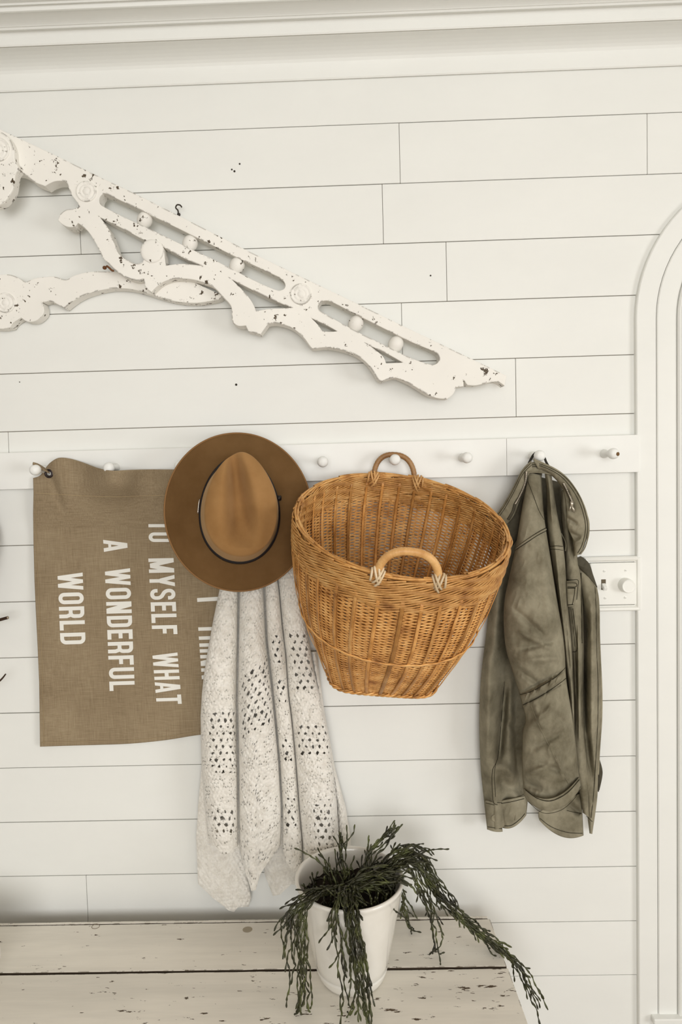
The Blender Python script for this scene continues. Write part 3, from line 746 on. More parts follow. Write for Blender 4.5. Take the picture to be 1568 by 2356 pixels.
# ------------------------------------------------------------------ wicker basket
bq = thing('wicker_basket', 'large honey brown wicker laundry basket hanging from a peg by its back handle', 'basket', (.14, -.2, Z0-.42))
tb, ro = .4143, .1282
cr_, sr_ = math.cos(ro), math.sin(ro)
Rm = np.array([[cr_, 0, sr_], [0, 1, 0], [-sr_, 0, cr_]])
A0 = np.array([0, -math.sin(tb), math.cos(tb)]); BXv = Rm@np.array([1, 0, 0]); BYv = Rm@np.cross(A0, [1, 0, 0]); BA_ = Rm@A0
rc = np.array([.1408, -.2445, Z0-.124]); RT = .2075; HB = .3500; SB = .2160/2
def sect(v, th, off=0.0):
    """outer surface of the basket: v 0 base .. 1 rim"""
    v = np.asarray(v, float); th = np.asarray(th, float)
    e = 1-(1-v)**2.15
    n = 2+3.2*(1-v)**2.2
    tw = th-.047*(1-v)
    ca, sa = np.cos(tw), np.sin(tw)
    rs = SB*1.06/np.power(np.abs(ca)**n+np.abs(sa)**n, 1/n)
    r = rs*(1-e)+RT*e+.006*np.sin(np.clip(v, 0, 1)*np.pi)-.004*np.exp(-((v-1)/.06)**2)*0 + off
    base = rc+BA_*HB*1.0*0
    cx_ = .0016*(1-v); cy_ = .0046*(1-v)
    P = rc - BA_*(HB*(1-v))[..., None] + BXv*(r*np.cos(th)+cx_)[..., None]+BYv*(r*np.sin(th)+cy_)[..., None]
    lim = .013-np.minimum(off, 0)*.9                  # the soft back flattens where it leans on the wall
    P[..., 1] = -(lim+.010*np.logaddexp(0, (-P[..., 1]-lim)/.010))
    return P
NRIB = 100; NS = NRIB*2
thw = np.linspace(0, 2*np.pi, NS, endpoint=False)
def tube_ring(P, r, seg=5):                    # closed tube
    n = len(P); Tn = np.roll(P, -1, 0)-np.roll(P, 1, 0); Tn /= np.linalg.norm(Tn, axis=1)[:, None]
    N = np.broadcast_to(BA_, P.shape); N = N-Tn*(N*Tn).sum(1)[:, None]; N /= np.linalg.norm(N, axis=1)[:, None]; B = np.cross(Tn, N)
    a = np.linspace(0, 2*np.pi, seg, endpoint=False)
    v = P[:, None]+r*(np.cos(a)[None, :, None]*N[:, None]+np.sin(a)[None, :, None]*B[:, None])
    i = np.arange(n)[:, None]; j = np.arange(seg)[None, :]; i2 = (i+1) % n; j2 = (j+1) % seg
    f = np.stack([i*seg+j, i*seg+j2, i2*seg+j2, i2*seg+j], -1).reshape(-1, 4)
    return v.reshape(-1, 3), f
parts = []; row = 0; v = .012
WALE = .83
while v < WALE:
    ph = np.pi*(row % 2)
    off = -.0048+.0016*np.cos(thw*NRIB/2*1+ph) if False else -.0046+.0017*np.sign(np.cos(thw*NRIB/2+ph))*np.abs(np.cos(thw*NRIB/2+ph))**.7
    vv = v+.0012*np.sin(thw*3+row*.7)+.0008*nr.standard_normal(NS)
    parts.append(tube_ring(sect(vv, thw, off), .00150+.00012*rnd.uniform(-1, 1)))
    v += .0036/HB; row += 1
vv_, ff_ = cat(parts); mesh('weave', vv_, ff_, M_wick, bq, kind='stuff')
# inner uprights
NSP = 34
ups = []
for i in range(NRIB):
    a = 2*np.pi*(i+.5)/NRIB; vs = np.linspace(.0, .99, 24)
    ups.append(tube(sect(vs, np.full(24, a), -.0046), .0011, 4))
vv_, ff_ = cat(ups); mesh('uprights', vv_, ff_, M_wick, bq, kind='stuff')
for i in range(NSP):                            # flat splints outside and inside
    a = 2*np.pi*(i+.3)/NSP+rnd.uniform(-.012, .012); n = 26
    vs = np.linspace(.0, .86, n); lean = .02*np.sin(vs*3+i)
    P = sect(vs, a+lean, .0006+.0005*np.sin(vs*26)); Nn = P-(rc-BA_*(HB*(1-vs))[:, None])
    v_, f_ = rib(P, .0072+rnd.uniform(-.001, .0012), Nn, .0013); mesh('splint', v_, f_, M_splint, bq)
    vs = np.linspace(.03, .95, n)
    P = sect(vs, a+.5*2*np.pi/NSP*0+lean*0, -.0098); v_, f_ = rib(P, .0068, -Nn, .0012); mesh('splint', v_, f_, M_splint, bq)
# band at half height
for dv in (0, .0085):
    v_, f_ = tube_ring(sect(.40+dv+.004*np.sin(thw*2+1), thw, .0026+.0008*np.cos(thw*NSP)), .0014); mesh('middle_band', v_, f_, M_wick, bq)
# thick wale and rolled border: long slanting strands
strands = []
NST = 40
for i in range(NST):
    for lay, (va, vb, o0, o1, sgn) in enumerate([(.80, .985, .0005, .0028, 1), (.985, .80, -.0095, -.0065, 1)]):
        n = 90; u = np.linspace(0, 1, n); a = 2*np.pi*(i+.37*lay)/NST+u*2.5*sgn
        vs = va+(vb-va)*u+.006*np.sin(u*17+i); 
        off = o0+(o1-o0)*u+.0016*np.sin(u*2.5*24+i*2.4+lay)
        strands.append(tube(sect(vs, a, off), .0019, 5))
vv_, ff_ = cat(strands); mesh('border_weave', vv_, ff_, M_wick, bq, kind='stuff')
rows = []
for k, (v0, o0) in enumerate([(.845, -.005), (.865, -.0045), (.885, -.005), (.905, -.0045), (.925, -.005), (.945, -.0045), (.965, -.005), (.982, -.0055)]):
    rows.append(tube_ring(sect(v0+.004*np.sin(thw*NST/2+k), thw, o0+.0018*np.cos(thw*NRIB/4+k*1.6)), .0019))
vv_, ff_ = cat(rows); mesh('wale_rows', vv_, ff_, M_wick, bq, kind='stuff')
for k in range(4):                              # twisted top roll
    vv_, ff_ = (tube_ring(sect(.993+.0075*np.sin(thw*4+k*np.pi/2), thw, -.0025+.0026*np.cos(thw*4+k*np.pi/2)), .0024)); mesh('rim_strand', vv_, ff_, M_wick, bq)
# base: woven disc and rim rope with corner feet
base = []
for k in range(26):
    s_ = (k+.5)/26
    P = sect(np.full(NS, .006), thw); c0 = P.mean(0); base.append(tube_ring(c0+(P-c0)*s_*.97+BA_*(.0015*np.cos(thw*NRIB/4+k*np.pi))[:, None], .0021, 5))
vv_, ff_ = cat(base); mesh('base_weave', vv_, ff_, M_wick, bq, kind='stuff')
for k in range(3):
    vv_, ff_ = tube_ring(sect(.004+.011*np.sin(thw*22+k*np.pi*2/3), thw, .0005+.003*np.cos(thw*22+k*np.pi*2/3)), .0021)
    mesh('base_rope', vv_, ff_, M_wick, bq)
for k in range(4):
    a = np.pi/4+k*np.pi/2; p = sect(np.array([.0]), np.array([a]), -.010)[0]
    v_, f_ = lathe([(.0001, -.002), (.011, -.002), (.012, .004), (.010, .010), (.0001, .012)], p+BA_*.004, -BA_, 10); mesh('foot', v_, f_, M_splint, bq)
# handles
def handle(p0, p1, apex, r, m, name, wraps):
    mid = (np.array(p0)+p1)/2; n = 90
    tt = np.linspace(0, np.pi, n)
    X = (np.array(p1)-p0)/2; Yv = np.array(apex)-mid
    se = lambda c, p: np.sign(c)*np.abs(c)**p
    P = mid-X*se(np.cos(tt), .82)[:, None]+Yv*se(np.sin(tt), .82)[:, None]
    rr = r*(1+.10*np.abs(np.sin(np.linspace(0, wraps*np.pi, n))))
    v_, f_ = tube(P, rr, 12); return mesh(name, v_, f_, m, bq)
bp0, bp1 = at(859, 1106, .050), at(953, 1112, .052); bap = at(907, 1046, .050)
handle(bp0, bp1, bap, .0055, M_oldcane, 'handle', 26)
COLL = [c for c in bq.children if c.name.startswith('handle')][-1]; COLL['label'] = 'back handle of brown wrapped cane over the peg'
def rim_at(px, py):                             # point on the rim ring nearest to a photo position
    P = sect(np.full(720, .99), np.linspace(0, 2*np.pi, 720), -.003)
    v = P-EYE; w = v@fw; q = np.stack([CX+F*(v@rt)/w, CY-F*(v@up)/w], 1)
    return P[np.argmin(((q-(px, py))**2).sum(1))]
f0, f1 = rim_at(866, 1328), rim_at(1008, 1340)
fm = (f0+f1)/2; fap = fm+BA_*.050+np.array([-.002, .0, .0])
handle(f0-BA_*.012, f1-BA_*.012, fap, .0068, M_cane, 'handle', 34)
[c for c in bq.children if c.name.startswith('handle')][-1]['label'] = 'front handle of pale wrapped cane'
def lash(p, side, m, k=1.0):
    out = -np.array(BYv) if p[1] < -.2 else -np.array(BYv)*1.0
    L = []
    for (xa, za, xb, zb, o_) in ((-.006, .013, .004, -.017, .011), (.001, .014, .007, -.013, .0105), (.008, .012, -.006, -.014, .0125), (.011, .006, -.002, -.021, .012), (-.010, .010, -.011, -.010, .008)):
        xa *= -side; xb *= -side
        a = p+BXv*xa+BA_*za+out*.005; b = p+BXv*xb+BA_*zb+out*.0065; c = (a+b)/2+out*(o_-.004)
        L.append(tube(smoothpath([a-out*.005, a, c, b, b-out*.005], 14), .0022, 6))
    v_, f_ = cat(L); return mesh('lashing', v_, f_, m, bq)
lash(f0, -1, M_lash); lash(f1, 1, M_lash)
lash(rim_at(858, 1100)-BYv*.012, -1, M_cane); lash(rim_at(958, 1106)-BYv*.012, 1, M_cane)

# ------------------------------------------------------------------ olive jacket
jk = thing('canvas_jacket', 'faded olive canvas jacket with a big zipped collar hanging from a peg', 'jacket', tuple(at(1240, 1060, .03)))
def Zp(x, y): return (1080+x/2.507, 1000+y/2.507)     # detail crop position -> photo position
class Panel: pass
def panel(name, L, Rr, d0, bulge, m=None, prof=.6, creases=(), noise_=(.010, 60, 110), seed=0, ns=60, nt=150, sag=0, thick=.0022, dfun=None, label=None, parent=None, crop=True, lean=0, fine=.0022):
    conv = (lambda P: [Zp(*p) for p in P]) if crop else (lambda P: P)
    A = smoothpath(conv(L), nt); B = smoothpath(conv(Rr), nt)
    s = np.linspace(0, 1, ns)[None, :]; t = np.linspace(0, 1, nt)[:, None]
    PX = A[:, 0:1]+(B[:, 0:1]-A[:, 0:1])*s; PY = A[:, 1:2]+(B[:, 1:2]-A[:, 1:2])*s+sag*4*s*(1-s)*t**6
    b = np.interp(t[:, 0], np.linspace(0, 1, len(bulge)), bulge)[:, None] if hasattr(bulge, '__len__') else bulge
    dd = np.interp(t[:, 0], np.linspace(0, 1, len(d0)), d0)[:, None] if hasattr(d0, '__len__') else d0
    D = dd+b*np.power(np.clip(1-(2*s-1)**2, 0, 1), prof)+lean*(s-.5)
    if dfun: D = D+dfun(s, t, PX, PY)
    am, wx, wy = noise_
    rid = vnoise(PX/wx+PY/wy*.6, PY/wy-PX/wx*.3, seed)
    D = D+am*rid+am*.5*vnoise(PX/wx*2.3+5, PY/wy*2.1, seed+1)
    D = D+fine*(np.abs(vnoise(PX/13+PY/31, PY/22-PX/28, seed+2))*-2+.3)
    for (x0, y0, x1, y1, w, dep) in creases:
        (x0, y0), (x1, y1) = (Zp(x0, y0), Zp(x1, y1)) if crop else ((x0, y0), (x1, y1))
        ex, ey = x1-x0, y1-y0; l2 = ex*ex+ey*ey; u = ((PX-x0)*ex+(PY-y0)*ey)/l2; uc = np.clip(u, 0, 1)
        dist2 = (PX-x0-uc*ex)**2+(PY-y0-uc*ey)**2
        D = D+1.7*dep*np.exp(-dist2/(w*w))*np.clip(1-np.abs(2*uc-1)**4*.7, 0, 1)
    D = np.maximum(D, .007)
    p = Panel(); p.PX, p.PY, p.D = PX, PY, D
    p.o = mesh(name, atv(PX, PY, D).reshape(-1, 3), gridf(nt, ns)[:, ::-1], m or M_canvas, parent or jk, label=label, solid=thick)
    p.o.modifiers[0].offset = 1
    p.o.modifiers[0].thickness = -thick
    return p
def on(p, pts, off=.001, n=None, crop=True):
    P = smoothpath([Zp(*q) for q in pts] if crop else pts, n or max(10, len(pts)*10))
    i = np.argmin((p.PX.reshape(-1)[None]-P[:, 0:1])**2+(p.PY.reshape(-1)[None]-P[:, 1:2])**2, 1)
    d = p.D.reshape(-1)[i]; k = np.ones(5)/5
    d = np.convolve(np.pad(d, 2, mode='edge'), k, 'valid')
    return atv(P[:, 0], P[:, 1], d+off)
def seam(p, pts, w=.0012, m=None, off=.0012, name='seam', parent=None):
    v, f = rib(on(p, pts, off), w, np.array([0, -1., 0]), .0004); return mesh(name, v, f, m or M_seam, parent or p.o)
def welt(p, pts, r=.0022, m=None, off=.0005, name='raised_seam'):
    v, f = tube(on(p, pts, off), r, 6); return mesh(name, v, f, m or M_canvas, p.o)
# back panels, farthest first
back = panel('back_panel', [(190, 420), (150, 600), (120, 900), (95, 1150), (65, 1400), (55, 1650), (62, 1900), (82, 2110), (100, 2278)], [(350, 420), (330, 600), (300, 900), (290, 1150), (330, 1400), (345, 1650), (330, 1900), (335, 2080), (330, 2160)],
             [.016, .018, .020], [.010, .012, .012, .012, .012], creases=[(205, 1450, 165, 1880, 9, -.02), (240, 1300, 230, 2050, 14, .012), (290, 1500, 300, 2050, 12, -.03), (110, 1250, 90, 1900, 12, .012), (180, 1600, 280, 1720, 9, -.008), (160, 1900, 290, 1980, 10, .008), (170, 2000, 300, 2060, 9, -.008)], seed=100, sag=14, dfun=lambda s, t, PX, PY: .034*np.exp(-((s-.26)/.24)**2)+.030*np.exp(-((s-.74)/.16)**2)*np.clip((t-.72)*5, 0, 1)-.012*np.clip((s-.5)*4, 0, 1)*np.clip((.8-t)*5, 0, 1))
seam(back, [(200, 1420), (178, 1700), (162, 1860), (130, 1950), (135, 2110), (160, 2135)]); seam(back, [(152, 1890), (142, 1960), (150, 2090)], .0009)
seam(back, [(158, 2122), (200, 2122), (260, 2105), (318, 2085)]); seam(back, [(158, 2112), (200, 2112), (260, 2095), (318, 2075)], .0009, M_canvas_lt)
hem_l = panel('hem_flap', [(84, 2110), (92, 2200), (100, 2276)], [(150, 2125), (178, 2210), (190, 2290)], .050, .010, ns=24, nt=40, seed=110, noise_=(.004, 40, 60), sag=3)
seam(hem_l, [(92, 2125), (148, 2138)]); seam(hem_l, [(103, 2262), (150, 2270), (186, 2274)]); seam(hem_l, [(172, 2160), (182, 2270)], .0009)
sp = on(hem_l, [(143, 2212), (145, 2214)], .001)[0]
v, f = lathe([(.0078, -.001), (.0078, .001), (.006, .0016), (.005, .0008), (.0001, .0010)], sp, (0, -1, 0), 16); mesh('snap_button', v, f, M_canvas_lt, hem_l.o)
hem_b = panel('hem_band', [(160, 2118), (178, 2190), (188, 2268)], [(320, 2085), (330, 2140), (326, 2195)], .040, .016, ns=40, nt=40, seed=112, noise_=(.006, 40, 60), sag=12)
seam(hem_b, [(188, 2256), (240, 2254), (290, 2218), (318, 2186)]); seam(hem_b, [(168, 2130), (240, 2118), (314, 2100)])
# inside lining seen at the far right, front placket panel
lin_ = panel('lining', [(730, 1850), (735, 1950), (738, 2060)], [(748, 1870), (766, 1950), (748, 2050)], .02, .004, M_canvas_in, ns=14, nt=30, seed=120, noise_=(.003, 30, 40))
front = panel('front_placket', [(600, 715), (606, 780), (640, 900), (652, 1000), (648, 1150), (625, 1300), (604, 1450), (612, 1700), (640, 1950), (668, 2080), (678, 2200), (690, 2300)],
              [(690, 750), (715, 820), (740, 920), (746, 1100), (752, 1250), (762, 1450), (762, 1600), (752, 1750), (742, 1900), (738, 2050), (730, 2140), (706, 2304)],
              [.03, .045, .045, .04, .03], [.018, .028, .03, .03, .026, .016], creases=[(660, 1000, 655, 1700, 12, -.018), (700, 950, 700, 1900, 15, .012), (640, 1300, 690, 1950, 9, -.012), (672, 1750, 720, 2100, 9, -.010)], seed=130, ns=60, nt=190)
seam(front, [(720, 850), (728, 1000), (732, 1250), (740, 1450), (738, 1650), (728, 1850), (716, 2050), (700, 2210)], .0013)
welt(front, [(602, 722), (612, 762), (650, 785), (700, 835), (733, 905), (744, 1000), (746, 1150), (752, 1300), (760, 1480), (759, 1640), (748, 1800), (740, 1960)], .0018, M_canvas_lt)
seam(front, [(672, 2200), (706, 2232)])
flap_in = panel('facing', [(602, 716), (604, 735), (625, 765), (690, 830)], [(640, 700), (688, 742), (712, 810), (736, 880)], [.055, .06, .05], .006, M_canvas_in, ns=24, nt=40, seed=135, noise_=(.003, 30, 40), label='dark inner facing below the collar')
# inside of the back seen as a dark gap, second sleeve, front panel with its pocket
FP = dict(crop=False)
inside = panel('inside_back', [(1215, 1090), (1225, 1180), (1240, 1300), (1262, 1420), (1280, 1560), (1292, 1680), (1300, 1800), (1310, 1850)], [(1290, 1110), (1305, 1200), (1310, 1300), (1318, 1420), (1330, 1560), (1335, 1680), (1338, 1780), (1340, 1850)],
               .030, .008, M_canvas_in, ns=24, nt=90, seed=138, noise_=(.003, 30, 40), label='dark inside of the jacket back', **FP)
mid = panel('front_panel', [(1290, 1130), (1291, 1189), (1297, 1247), (1300, 1300), (1302, 1350), (1305, 1420), (1312, 1505), (1316, 1600), (1318, 1700), (1328, 1800), (1340, 1870)],
            [(1300, 1120), (1318, 1200), (1326, 1270), (1334, 1320), (1341, 1400), (1343, 1480), (1342, 1600), (1345, 1700), (1352, 1800), (1354, 1880)],
            [.045, .055, .06, .055, .045], [.012, .02, .024, .02, .014], creases=[(1316, 1500, 1318, 1680, 4, -.016), (1330, 1440, 1332, 1700, 4, .010), (1322, 1500, 1326, 1600, 3, -.008), (1300, 1150, 1318, 1290, 4, -.008)], seed=140, ns=44, nt=200, **FP)
strip = panel('second_sleeve', [(1252, 1085), (1256, 1130), (1257, 1189), (1263, 1247), (1271, 1305), (1279, 1350), (1286, 1396), (1296, 1470), (1302, 1529), (1310, 1600), (1315, 1660), (1320, 1740)],
              [(1268, 1090), (1273, 1130), (1281, 1180), (1288, 1215), (1294, 1247), (1299, 1289), (1302, 1338), (1306, 1400), (1314, 1480), (1319, 1560), (1321, 1640), (1324, 1745)],
              [.072, .078, .08, .075, .06], [.016, .024, .026, .022, .014], creases=[(1262, 1100, 1270, 1200, 5, .006), (1275, 1250, 1300, 1480, 5, .006), (1288, 1320, 1312, 1560, 4, -.005)], seed=142, ns=40, nt=200, **FP)
def seamp(p, pts, w=.0012, m=None, off=.0012):
    v, f = rib(on(p, pts, off, crop=False), w, np.array([0, -1., 0]), .0004); return mesh('seam', v, f, m or M_seam, p.o)
seamp(strip, [(1265, 1257), (1279, 1256), (1294, 1257)], .0014); seamp(strip, [(1266, 1264), (1280, 1264), (1295, 1266)], .0010)
v, f = tube(on(mid, [(1290, 1227), (1297, 1240), (1301, 1252), (1300, 1268)], .003, 16, False), .0014, 6); mesh('piping', v, f, M_canvas_lt, mid.o)
seamp(mid, [(1336, 1318), (1336, 1360), (1337, 1400), (1338, 1480)], .0020)
seamp(mid, [(1303, 1334), (1316, 1334), (1329, 1335), (1329, 1350), (1326, 1380)], .0012)
fl = panel('pocket_flap', [(1302, 1337), (1303, 1360), (1305, 1396)], [(1327, 1339), (1326, 1362), (1320, 1394)], .087, .004, ns=22, nt=40, seed=150, noise_=(.002, 40, 50), **FP)
seamp(fl, [(1304, 1341), (1324, 1342), (1324, 1350), (1305, 1350)], .0014); seamp(fl, [(1305, 1353), (1323, 1353)], .0024); seamp(fl, [(1322, 1354), (1320, 1372), (1316, 1392)], .0012); seamp(fl, [(1306, 1392), (1318, 1391)], .002)
seamp(mid, [(1317, 1400), (1323, 1450), (1327, 1494), (1316, 1500)], .0014); seamp(mid, [(1313, 1400), (1319, 1450), (1322, 1488)], .0009)
hem_m = panel('hem_band', [(395, 2178), (396, 2205), (402, 2225)], [(640, 2070), (650, 2190), (656, 2312)], .045, .012, ns=60, nt=50, seed=160, noise_=(.006, 40, 50), sag=20, creases=[(560, 2120, 640, 2190, 8, -.012)])
seam(hem_m, [(405, 2214), (470, 2262), (560, 2294), (650, 2300)]); seam(hem_m, [(560, 2168), (600, 2178), (644, 2186)])
# collar: left stand, right lapel
col_l = panel('collar_left', [(352, 150), (300, 205), (245, 310), (195, 400), (152, 462)], [(365, 215), (332, 260), (290, 380), (255, 470), (215, 520)], [.072, .075, .07, .06], .014, ns=34, nt=80, seed=170, noise_=(.004, 30, 50), prof=.4)
seam(col_l, [(352, 165), (300, 220), (247, 325), (200, 410), (160, 465)], .001); seam(col_l, [(356, 176), (306, 228), (254, 332), (208, 416), (172, 470)], .001)
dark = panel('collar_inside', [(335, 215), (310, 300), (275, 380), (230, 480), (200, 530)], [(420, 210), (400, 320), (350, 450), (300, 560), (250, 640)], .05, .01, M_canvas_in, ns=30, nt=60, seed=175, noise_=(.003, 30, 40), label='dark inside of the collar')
cb = panel('collar_back', [(1226, 1062), (1216, 1069), (1207, 1080), (1203, 1088)], [(1243, 1064), (1258, 1071), (1275, 1083), (1290, 1098)], [.060, .074, .086], .010, ns=40, nt=34, seed=177, noise_=(.003, 30, 40), sag=-7, crop=False)
seam(cb, [(1207, 1083), (1222, 1072), (1240, 1073), (1262, 1080), (1286, 1095)], .001, crop=False) if False else None
for dy in (0, 4.5):
    v, f = rib(on(cb, [(1207, 1080+dy), (1222, 1070+dy), (1240, 1070+dy), (1262, 1077+dy), (1284, 1090+dy)], .0014, crop=False), .001, np.array([0, -1., 0]), .0004); mesh('seam', v, f, M_seam, cb.o)
zl = on(col_l, [(326, 215), (318, 280), (290, 350), (262, 400), (250, 440), (222, 490)], .0016, 60)
v, f = rib(zl, .0065, np.array([0, -1., 0]), .0015); mesh('zipper_tape', v, f, M_canvas_in, jk)
def teeth(P, name, par):
    ps = []
    for q, (a, b) in enumerate(zip(P[:-1:2], P[1::2])):
        ps.append(tube(np.array([a+np.array([-.0022, -.0018, 0]), a+np.array([.0022, -.0018, 0])]), .0009, 5))
    v, f = cat(ps); return mesh(name, v, f, M_zip, par, kind='stuff')
teeth(on(col_l, [(326, 215), (318, 280), (290, 350), (262, 400)], .0016, 80), 'zipper_teeth', jk)
col_r = panel('collar_right', [(395, 205), (450, 222), (505, 270), (540, 330), (555, 420), (562, 530), (598, 620), (600, 700)], [(368, 140), (430, 165), (510, 205), (575, 262), (632, 345), (672, 440), (690, 545), (640, 690)], [.075, .085, .095, .10, .095, .09], .016, ns=50, nt=150, seed=180, noise_=(.005, 30, 45), prof=.4,
              creases=[(560, 480, 620, 520, 5, -.006), (570, 560, 640, 600, 6, -.006), (585, 640, 650, 600, 6, .006), (540, 300, 600, 460, 8, -.006)])
seam(col_r, [(400, 168), (450, 186), (520, 222), (578, 275), (630, 352), (664, 440), (680, 540), (660, 640), (632, 690)], .0012)
seam(col_r, [(400, 178), (450, 196), (515, 232), (568, 285), (618, 360), (652, 445), (668, 540), (648, 634), (622, 684)], .0012)
welt(col_r, [(372, 144), (430, 168), (510, 209), (572, 264), (629, 347), (669, 441), (687, 546), (668, 640), (640, 688)], .0016, M_canvas_lt)
zr = on(col_r, [(540, 282), (560, 320), (578, 360), (590, 392)], .0016, 50)
v, f = rib(zr, .006, np.array([0, -1., 0]), .0015); mesh('zipper_tape', v, f, M_canvas_in, jk)
teeth(zr, 'zipper_teeth', jk)
zp_ = on(col_r, [(585, 385), (588, 440)], .003, 10)
v1 = rib(np.array([at(*Zp(588, 384), .118), at(*Zp(587, 412), .118)]), .008, np.array([0, -1., 0]), .003)
v2 = tube([at(*Zp(584, 408), .121), at(*Zp(574, 440), .120)], .0016, 6); v3 = tube([at(*Zp(590, 408), .121), at(*Zp(597, 445), .120)], .0016, 6); v4 = tube([at(*Zp(597, 420), .121), at(*Zp(604, 448), .119)], .0013, 6)
v, f = cat([v1, v2, v3, v4]); mesh('zipper_pull', v, f, M_zip, jk, label='silver zipper pull')
# sleeve
def gather(s, t, PX, PY):
    (x0, y0), (x1, y1) = Zp(300, 1525), Zp(556, 1385)
    q = PY-(y0+(PX-x0)*(y1-y0)/(x1-x0))
    return .010*np.exp(-(q/9)**2)+.011*vnoise(PX/5.5+q/14, q/16, 77)*np.exp(-(q/15)**2)-.008*np.exp(-((q+13)/4.5)**2)-.008*np.exp(-((q-14)/4.5)**2)
slv = panel('sleeve', [(332, 212), (322, 300), (296, 450), (266, 640), (232, 800), (200, 960), (196, 1100), (210, 1240), (248, 1370), (285, 1490), (300, 1545), (322, 1640), (305, 1720), (302, 1850), (303, 1960), (312, 2070)],
            [(412, 235), (420, 330), (430, 470), (445, 580), (465, 700), (490, 860), (512, 1000), (536, 1140), (550, 1280), (554, 1380), (562, 1450), (584, 1580), (600, 1690), (614, 1800), (626, 1920), (636, 2000)],
            [.072, .082, .095, .105, .108, .105, .10], [.018, .034, .05, .06, .064, .06, .058, .06, .058, .05],
            creases=[(250, 1000, 430, 1160, 7, -.006), (270, 1130, 480, 1240, 7, .006), (290, 1240, 520, 1180, 7, -.006), (330, 1300, 545, 1290, 8, .006), (260, 1340, 400, 1440, 7, -.006), (420, 600, 470, 1100, 13, .006), (330, 1700, 480, 1560, 8, .005), (350, 1820, 560, 1700, 9, -.006), (400, 1900, 600, 1960, 8, -.007), (330, 1960, 470, 1900, 8, .006), (370, 1560, 420, 1700, 8, .006), (480, 1600, 590, 1700, 8, -.005), (320, 2010, 420, 2050, 8, -.007), (500, 1850, 545, 1990, 7, .007)],
            seed=190, ns=90, nt=300, dfun=gather, prof=.5, noise_=(.011, 45, 70), sag=36)
seam(slv, [(268, 650), (330, 605), (390, 565), (438, 538)], .0014); seam(slv, [(262, 668), (330, 622), (390, 582), (440, 556)], .0014)
welt(slv, [(266, 658), (330, 612), (390, 573), (438, 546)], .0022)
seam(slv, [(335, 270), (370, 360), (400, 440), (428, 490)], .0010)
seam(slv, [(290, 1500), (360, 1480), (430, 1440), (500, 1395), (550, 1345)], .002); seam(slv, [(306, 1560), (370, 1530), (440, 1490), (510, 1440), (556, 1405)], .002)
seam(slv, [(352, 1560), (400, 1680), (470, 1820), (540, 1960), (590, 2050)], .0010, M_canvas_lt)
cuff = panel('cuff', [(308, 2040), (314, 2075), (330, 2112)], [(630, 1975), (640, 2000), (640, 2040)], .112, .056, ns=80, nt=40, seed=200, prof=.5, noise_=(.007, 40, 60), dfun=lambda s, t, PX, PY: .004*np.sin(t*np.pi), sag=0)
# bow the cuff downward between its ends
cuff2 = None
def bow(p, amt):
    s = np.linspace(0, 1, p.PX.shape[1])[None, :]
    p.PY = p.PY+amt*4*s*(1-s)
    co = atv(p.PX, p.PY, p.D).reshape(-1, 3)-np.array(org(p.o)); p.o.data.vertices.foreach_set('co', co.ravel()); p.o.data.update()
bow(cuff, 36)
seam(cuff, [(322, 2050), (390, 2098), (470, 2112), (560, 2068), (632, 1990)], .0018)
seam(cuff, [(336, 2116), (400, 2172), (460, 2184), (540, 2158), (610, 2090), (638, 2030)], .001)
# hanging loop round the peg
lp = [at(1216, 1066, .062), at(1222, 1054, .056), at(1229, 1044, .052), at(1240, 1040, .050), at(1250, 1050, .054), at(1256, 1064, .060), at(1262, 1074, .066)]
v, f = rib(smoothpath(lp, 28), .0055, np.array([0, -.6, .8]), .0018); mesh('hanging_loop', v, f, plain('black_tape_loop', (.02, .016, .012), .8), jk, label='dark loop over the peg')

# ------------------------------------------------------------------ light switch
sw = thing('light_switch', 'white double switch plate with toggle and dimmer knob beside the jacket', 'switch', tuple(at(1412, 1344, .01)))
x0, x1 = at(1343, 1342, .01)[0], at(1473, 1342, .01)[0]; z1, z0 = at(1412, 1281, .01)[2], at(1412, 1406, .01)[2]
def frame_rect(x0, x1, z0, z1, w, d, name):
    L = []
    for k, dd in ((0, .002), (.0, d*.75), (.25, d), (.6, d*.9), (.85, d*.55), (1, d*.5), (1, .002)):
        i = w*k; L.append([(x0+i, -dd, z0+i), (x1-i, -dd, z0+i), (x1-i, -dd, z1-i), (x0+i, -dd, z1-i)])
    return mesh(name, np.array(L).reshape(-1, 3), gridf(7, 4, True), M_plate, sw, smooth=False)
frame_rect(x0, x1, z0, z1, .0125, .0145, 'moulded_frame')
px0, px1 = at(1358, 1342, .01)[0], at(1463.5, 1342, .01)[0]; pz1, pz0 = at(1412, 1295, .01)[2], at(1412, 1392, .01)[2]
box('cover_plate', px0, px1, -.0105, -.001, pz0, pz1, M_plate, sw, bev=.0025, seg=2)
for q in [(1389, 1314), (1438, 1312.5), (1391, 1376), (1437, 1375)]:
    p = at(*q, .0105); v, f = lathe([(.0030, -.001), (.0030, .0006), (.002, .0012), (.0001, .0013)], p, (0, -1, 0), 14); s_ = mesh('screw', v, f, M_plate, sw)
    v, f = rib(np.array([p+np.array([-.002, -.0013, .0006]), p+np.array([.002, -.0013, -.0006])]), .0006, np.array([0, -1., 0]), .0002); mesh('slot', v, f, M_gap, s_)
tx, tz = at(1387.5, 1345, .0105)[0], at(1387.5, 1345, .0105)[2]
box('toggle_slot', tx-.0052, tx+.0052, -.0112, -.0100, tz-.012, tz+.012, M_gap, sw, bev=.0004)
bm = boxbm(-.0042, .0042, -.012, .004, -.0048, .0048, .001); bmesh.ops.rotate(bm, verts=bm.verts, cent=(0, 0, 0), matrix=Matrix.Rotation(math.radians(32), 3, 'X'))
bmesh.ops.translate(bm, verts=bm.verts, vec=(tx, -.012, tz-.0025)); from_bm('toggle', bm, M_plate, sw)
